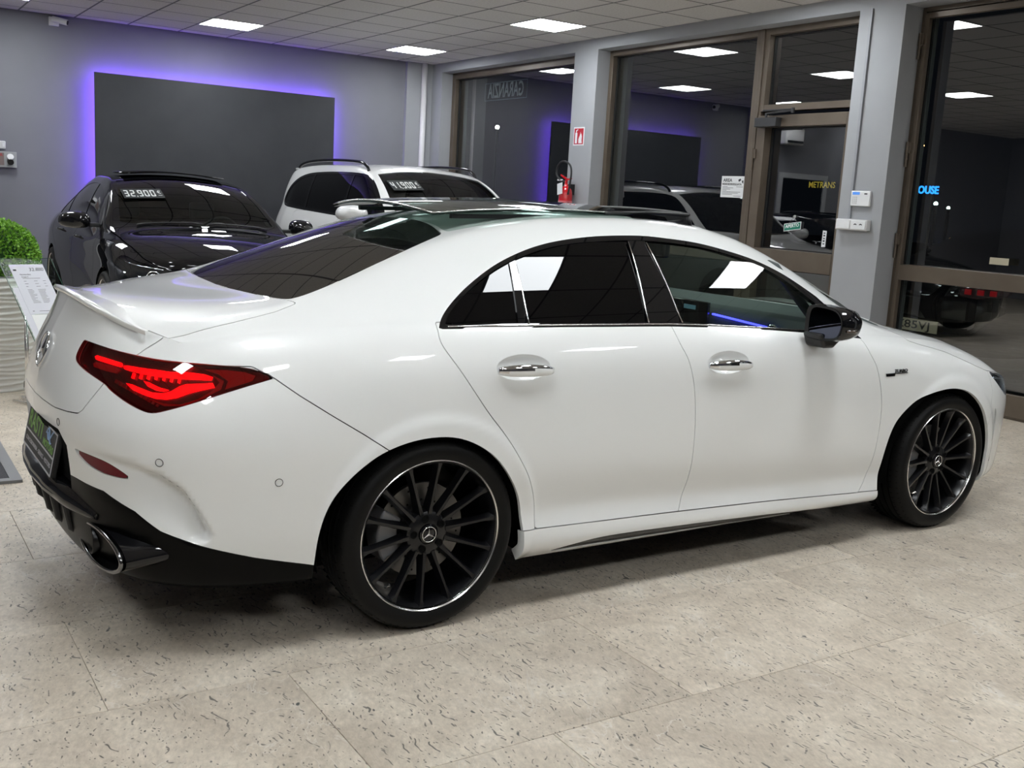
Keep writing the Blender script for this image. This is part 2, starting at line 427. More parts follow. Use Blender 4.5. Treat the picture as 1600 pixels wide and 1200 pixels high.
    # u-direction smoothing
    def smu(G, it):
        for _ in range(it):
            H = G.copy(); H[:, 1:-1] = .25*G[:, :-2]+.5*G[:, 1:-1]+.25*G[:, 2:]; G = H
        return G
    low = smu(np.concatenate([ringS[:, :-1], sg2[:nr]], 1), 4)
    top = smu(sg2[nr-1:], 4)
    top[0] = low[-1, c:]
    side_g = np.concatenate([low[:, c:], top[1:]], 0)
    # right side of the car is negative y
    full_low = low.copy()
    return dict(U=U, c=c, low=full_low, side=side_g, nr=nr, lipx=lipx, lipz=lipz)
def deform(G):
    """sculpted details of the lower body (arch flares, bumper fin, belt tuck)"""
    x, w, z = G[..., 0].copy(), G[..., 1].copy(), G[..., 2].copy()
    o = np.zeros_like(x)
    for ax, rr in ((0.0, .345), (2.729, .350)):
        r = np.hypot(x-ax, z-.325)
        o += .009*(1-sstep(rr+.035, rr+.075, r))*sstep(.5, .7, w)*(z < .9)
    G = G.copy(); G[..., 1] = w + o
    return G
# ================================================================ ROOM  (x to the window wall, y to the back wall)
XW, XF, XG, YB = 7.17, 7.34, 7.42, 13.6       # column faces, frame plane, glass plane, back wall
ZS = 3.12                                     # soffit of the beam
X0, Y0 = -5.4, -6.6
def noise_mat(name, c1, c2, scale, rough, bump=0.0, dist=.002):
    m = bpy.data.materials.new(name); m.use_nodes = True; nt = m.node_tree; b = nt.nodes['Principled BSDF']
    tc = nt.nodes.new('ShaderNodeTexCoord'); n = nt.nodes.new('ShaderNodeTexNoise'); n.inputs['Scale'].default_value = scale; n.inputs['Detail'].default_value = 6
    r = nt.nodes.new('ShaderNodeValToRGB'); r.color_ramp.elements[0].color = (*c1, 1); r.color_ramp.elements[1].color = (*c2, 1)
    r.color_ramp.elements[0].position = .35; r.color_ramp.elements[1].position = .65
    nt.links.new(tc.outputs['Object'], n.inputs['Vector']); nt.links.new(n.outputs[0], r.inputs[0]); nt.links.new(r.outputs[0], b.inputs['Base Color'])
    b.inputs['Roughness'].default_value = rough
    if bump:
        bp = nt.nodes.new('ShaderNodeBump'); bp.inputs['Strength'].default_value = bump; bp.inputs['Distance'].default_value = dist
        nt.links.new(n.outputs[0], bp.inputs['Height']); nt.links.new(bp.outputs[0], b.inputs['Normal'])
    MATS[name] = m; return m
WALLM = noise_mat('grey wall paint', (.185, .187, .205), (.195, .197, .216), 2.5, .75)
PILM = noise_mat('grey column paint', (.30, .308, .322), (.315, .323, .337), 3, .7)
PANELM = noise_mat('charcoal panel', (.030, .032, .037), (.036, .038, .043), 3, .7)
BRONZE = noise_mat('bronze anodised aluminium', (.105, .082, .062), (.125, .100, .076), 4, .38)
BRONZE.node_tree.nodes['Principled BSDF'].inputs['Metallic'].default_value = .35
PLAST = pm('white plastic', (.62, .62, .62), .4)
TILEC = noise_mat('ceiling tile', (.56, .54, .52), (.64, .62, .60), 55, .9, .35, .002)
TBAR = pm('ceiling grid', (.10, .10, .10), .6)
# ---- travertine-like floor stone
def stone():
    m = bpy.data.materials.new('beige stone'); m.use_nodes = True; nt = m.node_tree; b = nt.nodes['Principled BSDF']
    N = lambda t: nt.nodes.new(t); L = nt.links.new
    tc = N('ShaderNodeTexCoord'); oi = N('ShaderNodeObjectInfo')
    geo = N('ShaderNodeNewGeometry')
    # per-slab shift of the pattern
    mp = N('ShaderNodeVectorMath'); mp.operation = 'MULTIPLY_ADD'; mp.inputs[1].default_value = (37, 91, 11)
    cx = N('ShaderNodeCombineXYZ')
    for k in range(3): L(oi.outputs['Random'], cx.inputs[k])
    L(cx.outputs[0], mp.inputs[0]); L(geo.outputs['Position'], mp.inputs[2])
    pos = mp.outputs[0]
    rot = N('ShaderNodeMapping'); rot.inputs['Rotation'].default_value = (0, 0, math.radians(20)); L(pos, rot.inputs[0])
    def noise(src, sc, det, rough=.55, dist=0, sx=1, sy=1):
        mm = N('ShaderNodeMapping'); mm.inputs['Scale'].default_value = (sx, sy, 1); L(src, mm.inputs[0])
        n = N('ShaderNodeTexNoise'); n.inputs['Scale'].default_value = sc; n.inputs['Detail'].default_value = det; n.inputs['Roughness'].default_value = rough
        n.inputs['Distortion'].default_value = dist; L(mm.outputs[0], n.inputs['Vector']); return n
    def ramp(src, stops):
        r = N('ShaderNodeValToRGB'); e = r.color_ramp.elements
        e[0].position, e[0].color = stops[0][0], (*stops[0][1], 1); e[1].position, e[1].color = stops[-1][0], (*stops[-1][1], 1)
        for p, c in stops[1:-1]:
            q = e.new(p); q.color = (*c, 1)
        L(src, r.inputs[0]); return r.outputs[0]
    def mix(a, bb, fac, mode='MIX'):
        x = N('ShaderNodeMixRGB'); x.blend_type = mode
        if isinstance(fac, float): x.inputs[0].default_value = fac
        else: L(fac, x.inputs[0])
        for s, v in ((1, a), (2, bb)):
            if isinstance(v, tuple): x.inputs[s].default_value = (*v, 1)
            else: L(v, x.inputs[s])
        return x.outputs[0]
    g = lambda v: (v, v, v)
    base = ramp(noise(rot.outputs[0], 2.6, 6, .68, .8).outputs[0], [(.36, (.49, .425, .345)), (.55, (.61, .54, .445)), (.68, (.71, .645, .545))])
    fine = ramp(noise(rot.outputs[0], 70, 4, .7, .2, 1, .45).outputs[0], [(.3, g(.80)), (.7, g(1.12))])
    c = mix(base, fine, 1.0, 'MULTIPLY')
    # white wispy fossils
    w = noise(rot.outputs[0], 5, 4, .55, 2.2, 1, .45)
    wv = ramp(w.outputs[0], [(.485, g(0)), (.497, g(1)), (.503, g(1)), (.515, g(0))])
    mask = ramp(noise(rot.outputs[0], 2.3, 2).outputs[0], [(.5, g(0)), (.66, g(1))])
    wf = mix(wv, mask, 1.0, 'MULTIPLY'); wf2 = N('ShaderNodeMath'); wf2.operation = 'MULTIPLY'; wf2.inputs[1].default_value = .8; L(wf, wf2.inputs[0])
    c = mix(c, (.66, .62, .56), wf2.outputs[0])
    # dark flecks: elongated voronoi cells, warped
    def flecks(scale, size, thr, ang, sy, dark):
        nonlocal c
        mm = N('ShaderNodeMapping'); mm.inputs['Rotation'].default_value = (0, 0, math.radians(ang)); mm.inputs['Scale'].default_value = (1, sy, 1); L(pos, mm.inputs[0])
        wn = noise(pos, 9, 2); sc = N('ShaderNodeVectorMath'); sc.operation = 'MULTIPLY_ADD'; sc.inputs[1].default_value = (.10, .10, 0)
        L(wn.outputs['Color'], sc.inputs[0]); L(mm.outputs[0], sc.inputs[2])
        v = N('ShaderNodeTexVoronoi'); v.inputs['Scale'].default_value = scale; L(sc.outputs[0], v.inputs['Vector'])
        v.inputs['Randomness'].default_value = 1.0
        a = ramp(v.outputs['Distance'], [(size*.6, g(1)), (size, g(0))])
        sx = N('ShaderNodeSeparateColor'); L(v.outputs['Color'], sx.inputs[0])
        k = ramp(sx.outputs[0], [(thr, g(0)), (thr+.02, g(1))])
        f = mix(a, k, 1.0, 'MULTIPLY')
        c = mix(c, dark, f)
    flecks(85, .26, .28, 35, .36, (.16, .145, .125))
    flecks(60, .20, .40, -25, .34, (.13, .12, .105))
    flecks(24, .15, .84, 60, .4, (.085, .085, .08))
    # tone difference from slab to slab
    tn = ramp(oi.outputs['Random'], [(0, g(.92)), (1, g(1.05))])
    c = mix(c, tn, 1.0, 'MULTIPLY')
    L(c, b.inputs['Base Color'])
    rr = ramp(noise(pos, 7, 3).outputs[0], [(.3, g(.34)), (.7, g(.5))]); L(rr, b.inputs['Roughness'])
    b.inputs['Specular IOR Level'].default_value = .45
    bp = N('ShaderNodeBump'); bp.inputs['Strength'].default_value = .12; bp.inputs['Distance'].default_value = .001
    L(noise(pos, 120, 3).outputs[0], bp.inputs['Height']); L(bp.outputs[0], b.inputs['Normal'])
    MATS['stone'] = m; return m
STONE = stone()
GROUT = pm('grout', (.36, .32, .265), .8)
# floor: slabs 1.02 x 0.65 m in running bond, each its own piece near the car
fl = tag(MB().box((X0, Y0, -.12), (7.5, YB+.1, -.004)).build('floor', GROUT), kind='structure')
tile_me = {}
TW, TH, GAP = 1.02, .65, .0009
rest = MB(); cnt = 0
for j in range(-14, 20):
    y0 = 2.11 + (j)*TH; y1 = y0+TH
    off = 1.06 if j % 2 == 0 else .55
    for i in range(-8, 9):
        x0 = off + i*TW; x1 = x0+TW
        a, b2 = max(x0, X0), min(x1, 7.5); c, d = max(y0, Y0), min(y1, YB)
        if a >= b2-.02 or c >= d-.02: continue
        near = (x1 > -.6 and y1 > .9)
        if near and cnt < 295:
            w, h = round(b2-a-2*GAP, 3), round(d-c-2*GAP, 3)
            k = (w, h)
            if k not in tile_me:
                mb = MB(); e = .0006
                mb.add([(0,0,-.02),(w,0,-.02),(w,h,-.02),(0,h,-.02),(0,0,-e),(w,0,-e),(w,h,-e),(0,h,-e),(e,e,0),(w-e,e,0),(w-e,h-e,0),(e,h-e,0)],
                       [(0,1,5,4),(1,2,6,5),(2,3,7,6),(3,0,4,7),(4,5,9,8),(5,6,10,9),(6,7,11,10),(7,4,8,11),(8,9,10,11)])
                o = mb.build('stone_slab', STONE, fl); tile_me[k] = o.data
            else: o = link(bpy.data.objects.new('stone_slab', tile_me[k]), fl)
            o.location = (a+GAP, c+GAP, 0); cnt += 1
        else: rest.box((a+GAP, c+GAP, -.02), (b2-GAP, d-GAP, 0))
tag(rest.build('stone_slabs', STONE, fl), kind='stuff')
# ceiling
ce = tag(MB().box((X0, Y0, CEIL+.06), (7.5, YB+.1, CEIL+.2)).build('ceiling', TILEC), kind='structure')
lights = [(6.327-2.4*i, 12.436-3.0*j) for j in range(3) for i in range(4)] + [(x, y) for y in (2.236, -.764) for x in (5.727, 3.327, .927, -1.473)]
LX0, LY0 = 6.027, 12.136
def islight(x, y): return any(abs(x-a) < .1 and abs(y-b) < .1 for a, b in lights)
cm = {}; cnt = 0; restc = MB()
tt = MB(); tt.box((.009, .009, .004), (.591, .591, .02)); 
for i in range(-20, 3):
    for j in range(-32, 4):
        x, y = LX0 + .6*i, LY0 + .6*j
        if islight(x+.3, y+.3): continue
        a, b2, c, d = max(x, X0), min(x+.6, XW+.02), max(y, Y0), min(y+.6, YB)
        if a >= b2-.02 or c >= d-.02: continue
        k = (round(b2-a, 3), round(d-c, 3))
        if x > -.5 and y > 2.2 and cnt < 298:
            if k not in cm:
                mb = MB().box((.010, .010, .0), (k[0]-.010, k[1]-.010, .02)); o = mb.build('ceiling_tile', TILEC, ce); cm[k] = o.data
            else: o = link(bpy.data.objects.new('ceiling_tile', cm[k]), ce)
            o.location = (a, c, CEIL); cnt += 1
        else: restc.box((a+.01, c+.01, CEIL), (b2-.01, d-.01, CEIL+.02))
tag(restc.build('ceiling_tiles', TILEC, ce), kind='stuff')
gb = MB()
for i in range(-20, 4):
    x = LX0+.6*i
    if X0 < x < XW: gb.box((x-.010, Y0, CEIL-.001), (x+.010, YB, CEIL+.03))
for j in range(-32, 5):
    y = LY0+.6*j
    if Y0 < y < YB: gb.box((X0, y-.010, CEIL-.0005), (XW, y+.010, CEIL+.03))
gb.box((X0, YB-.02, CEIL-.002), (XW, YB, CEIL+.03))
tag(gb.build('ceiling_grid', TBAR, ce), kind='stuff')
LEDM = pm('led diffuser', (.9, .9, .9), .4, emit=(.93, .97, 1.0), es=LED_POWER)
WHITEM = pm('white frame', (.7, .7, .7), .4)
pl = None
names = {(0, 0): 'lit square ceiling light panel in the far corner by the window wall', (1, 0): 'lit square ceiling light panel above the black saloon',
         (0, 1): 'lit square ceiling light panel over the first window pillar'}
for n, (x, y) in enumerate(lights):
    e = empty('ceiling_light', (x, y, CEIL), 0, cat='ceiling light', group='square light panels set in the tile ceiling')
    j, i = n // 4, n % 4
    e['label'] = names.get((i, j)) or 'lit square ceiling panel over the part of the room outside the picture'
    if pl is None:
        d1 = MB().box((-.285, -.285, -.004), (.285, .285, .012)).build('diffuser', LEDM, e)
        f1 = MB(); s = .298; q = .285
        for a, b2 in (((-s, -s), (s, -q)), ((-s, q), (s, s)), ((-s, -q), (-q, q)), ((q, -q), (s, q))): f1.box((*a, -.006), (*b2, .02))
        f1 = f1.build('frame', WHITEM, e); pl = (d1.data, f1.data)
    else:
        link(bpy.data.objects.new('diffuser', pl[0]), e); link(bpy.data.objects.new('frame', pl[1]), e)
# walls
def struct(name, mb, mat): return tag(mb.build(name, mat), kind='structure')
struct('wall_back', MB().box((1.42, YB, 0), (7.6, YB+.2, CEIL+.06)), WALLM)
struct('wall_back_return', MB().box((1.34, 13.0, 0), (1.42, YB+.2, CEIL+.06)), WALLM)
wl = MB(); wl.box((X0, 13.0, 0), (.02, 13.2, CEIL+.06)); wl.box((1.06, 13.0, 0), (1.34, 13.2, CEIL+.06)); wl.box((.02, 13.0, 2.07), (1.06, 13.2, CEIL+.06))
struct('wall_back_left', wl, WALLM)
df = MB(); df.box((-.07, 12.97, 0), (.02, 13.2, 2.16)); df.box((1.06, 12.97, 0), (1.15, 13.2, 2.16)); df.box((.02, 12.97, 2.07), (1.06, 13.2, 2.16))
struct('door_2', df, pm('pale door frame', (.45, .46, .48), .5))
struct('wall_office', MB().box((-2.4, 15.0, 0), (2, 15.2, CEIL)), PANELM)
struct('wall_left', MB().box((X0-.2, Y0, 0), (X0, 13.2, CEIL+.06)), WALLM)
struct('wall_front', MB().box((X0, Y0-.2, 0), (7.6, Y0, CEIL+.06)), WALLM)
# corner pilaster and pipe
struct('trim_1', MB().box((6.77, YB-.06, 0), (XW+.3, YB, CEIL)), PILM)
pp = MB().tube([(7.02, YB-.10, 0), (7.02, YB-.10, CEIL)], .040, 16).build('downpipe', pm('white pipe', (.62, .61, .62), .4), smooth=True)
tag(pp, 'white vertical pipe in the back corner of the room', 'pipe')
# window wall: beam, columns
struct('trim_2', MB().box((XW, Y0, ZS), (7.6, YB, CEIL+.06)), PILM)
def column(name, y0, y1): return struct(name, MB().box((XW, y0, 0), (7.6, y1, ZS)), PILM)
column('wall_right', 9.66, 10.10); column('wall_right_2', 5.637, 6.085); column('wall_right_3', 13.26, YB)
column('wall_right_4', 1.1, 1.55); column('wall_right_5', Y0, -3.4)
# frames -------------------------------------------------------
ROOMGL = thin_glass('window pane', (.62, .68, .66), 3.4)
GASK = pm('black gasket', (.01, .01, .01), .5)
def frame(name, y0, y1, z0, z1, verts=(), hors=(), fw=.07, panes=None, parent=None, x=XF, dep=.10, kind='structure', XG=XG):
    """rectangular bronze frame with bars; returns the root"""
    mb = MB()
    mb.box((x, y0, z0), (x+dep, y0+fw, z1)); mb.box((x, y1-fw, z0), (x+dep, y1, z1)); mb.box((x, y0+fw, z1-fw), (x+dep, y1-fw, z1))
    mb.box((x, y0+fw, z0), (x+dep, y1-fw, z0+fw))
    root = mb.build(name, BRONZE, parent, bevel=.003)
    if kind: root['kind'] = kind
    ys = [y0+fw] + [v for a, b2 in verts for v in (a, b2)] + [y1-fw]
    for a, b2 in verts:
        MB().box((x-.004, a, z0+fw), (x+dep, b2, z1-fw)).build('mullion', BRONZE, root, bevel=.003)
    zs = [z0+fw] + [v for a, b2 in hors for v in (a, b2)] + [z1-fw]
    for a, b2 in hors:
        for k in range(0, len(ys), 2):
            MB().box((x-.003, ys[k], a), (x+dep, ys[k+1], b2)).build('rail', BRONZE, root, bevel=.003)
    for k in range(0, len(ys), 2):
        for l in range(0, len(zs), 2):
            a, b2, c, d = ys[k], ys[k+1], zs[l], zs[l+1]
            g = MB()
            e = .012
            g.box((XG-.018, a, c), (XG+.004, a+e, d)).box((XG-.018, b2-e, c), (XG+.004, b2, d)).box((XG-.018, a+e, c), (XG+.004, b2-e, c+e)).box((XG-.018, a+e, d-e), (XG+.004, b2-e, d))
            g.build('gasket', GASK, root)
            V = [(XG, a, c), (XG, b2, c), (XG, b2, d), (XG, a, d)]
            p = obj('pane', V, [(0, 3, 2, 1)], ROOMGL, root)
    return root
w1 = frame('window_1', 10.10, 13.26, 0, ZS, verts=[], hors=[(.96, 1.08)], fw=.085)
w2 = frame('window_2', 7.345, 9.66, 0, ZS, hors=[(.96, 1.08)], fw=.06)
MB().box((XF-.012, 7.30, 0), (XG+.04, 7.345, ZS)).build('post', BRONZE, w2, bevel=.003)
w3 = frame('window_3', 6.085, 7.30, 2.37, ZS, fw=.06)
# entrance door leaf
d1 = frame('door_1', 6.12, 7.27, .01, 2.33, hors=[(.93, 1.11)], fw=.105, x=XF-.03, dep=.09)
MB().box((XF, 6.085, 0), (XG+.03, 6.12, 2.37)).build('jamb', BRONZE, d1)
MB().box((XF, 7.27, 0), (XG+.03, 7.30, 2.37)).build('jamb', BRONZE, d1)
def hinge(y, z, par, x=XF-.04, sgn=1):
    h = MB(); h.tube([(x, y, z-.10), (x, y, z)], .011, 10); h.tube([(x, y, z), (x, y, z+.10)], .014, 10); h.box((x-.004, y-.035, z+.01), (x+.02, y, z+.095))
    return h.build('hinge', BRONZE, par, auto=True)
hinge(7.285, 1.93, d1); hinge(7.285, .5, d1)
dc = empty('door_closer', (XF-.03, 7.0, 2.27), 0, 'dark door closer with folding arm on top of the glass door', 'door closer')
MB().box((-.075, -.03, -.05), (-.0, .24, .035)).build('body', pm('dark grey metal', (.035, .035, .037), .4, .3), dc, bevel=.006)
am = MB(); am.tube([(-.05, .12, .035), (-.05, .12, .075)], .012, 10); am.tube([(-.05, .12, .07), (-.07, -.22, .085)], .009, 8); am.tube([(-.07, -.22, .095), (-.03, .18, .10)], .009, 8); am.tube([(-.07, -.22, .065), (-.07, -.22, .11)], .016, 10)
am.build('arm', MATS['dark grey metal'], dc, auto=True)
w4 = frame('window_4', 1.55, 5.637, 0, ZS, fw=.036, verts=[(3.45, 3.56)], hors=[], x=7.385, dep=.045, XG=7.485)
# inner leaf of the right window with its broad rail
lf = MB(); x = 7.372
lf.box((x, 5.56, .02), (x+.045, 5.60, 3.075)).box((x, 3.56, .02), (x+.045, 3.60, 3.075)).box((x, 3.60, 3.03), (x+.045, 5.56, 3.075)).box((x, 3.60, .02), (x+.045, 5.56, .19))
lf.build('casement', BRONZE, w4, bevel=.003)
MB().box((x-.012, 3.58, .955), (XG+.05, 5.56, 1.082)).build('rail', BRONZE, w4, bevel=.003)
for z in (2.87, 2.02, 1.28, .4): hinge(5.615, z-.05, w4, 7.36)
frame('window_5', -3.4, 1.1, 0, ZS, fw=.06, verts=[(-1.2, -1.1)], hors=[(.96, 1.08)])
struct('baseboard_right', MB().box((XW-.012, 5.637, 0), (XW, 6.085, .08)).box((XW-.012, 9.66, 0), (XW, 10.1, .08)), PANELM)
# ---- feature panel with blue light behind it
BLUEM = pm('blue led strip', (.1, .1, .6), .4, emit=(.17, .065, .92), es=BLUE_POWER)
fp = empty('wall_panel', (4.13, YB, 0), 0, 'large charcoal rectangular panel glowing blue around its edges on the back wall', 'wall panel')
MB().box((-1.52, -.175, .55), (1.52, -.145, 2.635)).build('board', PANELM, fp, bevel=.002)
st = MB()
st.box((-1.47, -.145, 2.570), (1.47, -.139, 2.600)).box((-1.485, -.145, .6), (-1.455, -.139, 2.57)).box((1.455, -.145, .6), (1.485, -.139, 2.57))
o = st.build('led_strip', BLUEM, fp)
bt = MB(); bt.box((-1.30, -.145, 2.35), (1.30, -.0, 2.42)).box((-1.30, -.145, .6), (-1.24, 0, 2.35)).box((1.24, -.145, .6), (1.30, 0, 2.35))
bt.build('batten', PANELM, fp)
CX, CY, CA = 1.5773968, 3.7595171, .0091353
# ================================================================ WHITE COUPE
S_ = coupe_surface()
cU, cc, cnr = S_['U'], S_['c'], S_['nr']
lipX = lambda a: float(S_['lipx'](a)); lipZ = lambda a: float(S_['lipz'](a))
gl = deform(S_['low']); gs = deform(S_['side'])
gs[:cnr] = gl[:, cc:]
def flat_deck(G):
    # even out the boot deck so that it reflects cleanly
    x, w, z = G[..., 0], G[..., 1], G[..., 2]
    k = (x > -.93) & (x < -.40) & (w < .60) & (np.arange(G.shape[0])[:, None] > cnr)
    X, Q = x[k]+.65, w[k]**2; ex = [(0,0),(1,0),(2,0),(3,0),(0,1),(1,1),(2,1),(0,2)]
    C = np.linalg.lstsq(np.stack([X**i*Q**j for i, j in ex], 1), z[k], rcond=None)[0]
    zf = sum(c*(x+.65)**i*(w**2)**j for c, (i, j) in zip(C, ex))
    wt = (1-sstep(.50, .66, w))*(1-sstep(-.46, -.36, x))*sstep(-.96, -.90, x)*(np.arange(G.shape[0])[:, None] > cnr)
    G = G.copy(); G[..., 2] = z*(1-wt)+zf*wt; return G
gs = flat_deck(gs)
def sculpt(G, U):
    """bumper crease and air-outlet fin, pressed along the outward normal"""
    n = grid_normals(G); z = G[..., 2]; u = np.broadcast_to(U[None], z.shape)
    sg = np.sign(np.nanmedian((n[..., 1])[:, -60:-40]))
    d = np.zeros_like(z)
    finx = [-1.62, -1.25, -1.05, -.95, -.87, -.80, -.755, -.715]; finz = [.640, .628, .618, .608, .585, .54, .475, .398]
    F = np.stack([np.r_[finx, -.74, -.80, -.9, -1.1, -1.62], np.r_[finz, .378, .372, .42, .47, .47]], 1)
    sd = poly_sdf(F)(np.stack([u.ravel(), z.ravel()], 1)).reshape(z.shape)
    # distance below the fin line fades the recess away towards the rear centre
    fz = np.interp(u, finx, finz)
    t = np.clip((fz - z)/.17, 0, 1)
    d -= (.030+.030*sstep(-.95, -.76, u))*(1-sstep(-.022, .003, sd))*(1-t)**1.1*sstep(-1.35, -.85, u)
    return G + n*sg*d[..., None]
gl = sculpt(gl, cU); gs[:cnr] = gl[:, cc:]
gl[..., 1] *= -1; gs[..., 1] *= -1
nring = grid_mesh(gl[:, :cc+1], cU[:cc+1]); nside = grid_mesh(gs, cU[cc:])
# consistent outward normals
def outward(m, ref=(1.2, 0, .6)):
    c = np.array(ref); v = m.V[:, :3]-c
    if ((m.V[:, 3:6]*v).sum(1) < 0).mean() > .5: m.V[:, 3:6] *= -1
    f = m.F[len(m.F)//2]; p = m.V[list(f), :3]; fn = np.cross(p[1]-p[0], p[2]-p[0])
    if fn @ m.V[f[0], 3:6] < 0: m.F = [q[::-1] for q in m.F]
    return m
outward(nring); outward(nside)
# average normals along the joint column
B = join(nring, nside)
key = {}
for i, v in enumerate(np.round(B.V[:, :3]/2e-4).astype(int).tolist()): key.setdefault(tuple(v), []).append(i)
lipz_limit = .94
for k, ids in key.items():
    if len(ids) > 1 and B.V[ids[0], 2] < 3:
        n = B.V[ids, 3:6].sum(0); n /= np.linalg.norm(n)+1e-9; B.V[ids, 3:6] = n
B = weld(B, 2e-4)
G_ = .0016
def XZ(P, zoff=0):
    s = poly_sdf(P); return lambda V: s(V[:, [0, 2]])
def UZ(P):
    s = poly_sdf(P); return lambda V: s(V[:, [6, 2]])
def XW_(P):
    s = poly_sdf(P); return lambda V: s(np.stack([V[:, 0], -V[:, 1]], 1))
def AND(*fs): return lambda V: np.max([f(V) for f in fs], 0)
def carve(m, f, gap=G_):
    if gap == 0: return clip(m, f)
    i, _ = clip(m, lambda V: f(V)+gap); _, o = clip(m, lambda V: f(V)-gap)
    return i, o
top = lambda V: .9-V[:, 2]
def boundary(F):
    E = {}
    for f in F:
        for a, b in zip(f, f[1:]+f[:1]): E[(a, b)] = 1
    return [(a, b) for a, b in E if (b, a) not in E]
def panel(name, m, mat, parent, depth=.014, off=0.0, thick=True, both=False, label=None, skip=None):
    """shell piece with a turned-in edge"""
    if not m.F: return None
    ms = [m] if not both else None
    V = m.V[:, :3] + m.V[:, 3:6]*off; N = m.V[:, 3:6]; F = list(m.F)
    n0 = len(V); VV = [V]; NN = [N]
    if thick:
        bd = boundary(F)
        if skip is not None: bd = [(a, b) for a, b in bd if not (skip(V[a]) and skip(V[b]))]
        if bd:
            a = np.array([e[0] for e in bd]); b = np.array([e[1] for e in bd])
            pa, pb, na, nb = V[a], V[b], N[a], N[b]
            t = pb-pa; w = np.cross(t, na); w /= np.linalg.norm(w, axis=1, keepdims=True)+1e-9
            VV.append(np.concatenate([pa, pb, pb-nb*depth, pa-na*depth])); NN.append(np.concatenate([w, w, w, w]))
            k = len(bd); base = n0
            F += [(base+i, base+3*k+i, base+2*k+i, base+k+i) for i in range(k)]
    V = np.concatenate(VV); N = np.concatenate(NN)
    if both:
        n = len(V); mid = (np.abs(V[:, 1]) < 1e-4); mid[n0:] = False
        keep = np.where(~mid)[0]; ix = np.arange(n); ix[keep] = n + np.arange(len(keep)); N[mid] = N[mid]*[1, 0, 1]
        V2 = V[keep]*[1, -1, 1]; N2 = N[keep]*[1, -1, 1]
        F = F + [tuple(int(ix[i]) for i in f[::-1]) for f in F]; V = np.concatenate([V, V2]); N = np.concatenate([N, N2])
    o = obj(name, V, F, mat, parent, True, N)
    if label: o['label'] = label
    return o
CAR = empty('coupe', (CX, CY, 0), CA, 'glossy white four-door coupe with black wheels and open sunroof in the foreground', 'car')
def pair(name, m, mat, parent=None, **k):
    a = panel(name, m, mat, parent or CAR, **k); b = panel(name, mirror(m), mat, parent or CAR, **k); return a, b
# ---- cut lines, car coordinates -------------------------------------------
DLO = spline([(.025, 1.0), (.043, 1.023), (.093, 1.065), (.173, 1.117), (.274, 1.171), (.366, 1.212), (.477, 1.25), (.587, 1.277), (.709, 1.296), (.846, 1.309), (1.026, 1.315), (1.169, 1.308), (1.319, 1.295), (1.473, 1.269), (1.638, 1.232), (1.802, 1.175), (1.943, 1.097), (1.978, 1.068), (2.053, .992), (2.116, .918)], 4)
DLO = np.concatenate([DLO, [(1.853, .944), (1.549, .966), (1.228, .983), (1.016, .991), (.889, .993), (.504, .998), (.21, .999)]])
GT = spline([(.058, 1.018), (.104, 1.058), (.18, 1.108), (.275, 1.159), (.35, 1.193), (.427, 1.220), (.564, 1.257), (.698, 1.279), (.835, 1.290), (.945, 1.296), (1.043, 1.297), (1.159, 1.293), (1.309, 1.281), (1.463, 1.256), (1.624, 1.218), (1.778, 1.156), (1.909, 1.069), (1.95, 1.03)], 4)
gb_ = [(1.87, .958), (1.555, .974), (1.087, 1.004), (.897, 1.008), (.054, 1.014)]
GLASS = np.concatenate([GT, gb_])
M = B
wheelR = np.concatenate([spline([(-.409, .28), (-.4, .375), (-.378, .455), (-.341, .518), (-.281, .577), (-.198, .629), (-.089, .660), (.027, .663), (.124, .636), (.215, .578), (.287, .492), (.332, .405), (.353, .3)], 4), [(.36, .1), (-.415, .1)]])
wheelF = np.concatenate([spline([(2.262, .239), (2.264, .329), (2.275, .435), (2.313, .535), (2.385, .602), (2.482, .652), (2.611, .678), (2.737, .680), (2.85, .655), (2.95, .590), (3.03, .49), (3.075, .39), (3.085, .30)], 4), [(3.09, .1), (2.262, .1)]])
_, M = clip(M, UZ(wheelR)); _, M = clip(M, UZ(wheelF))
dlo, M = carve(M, AND(XZ(DLO), top), .0)
glass, trim = clip(dlo, XZ(GLASS))
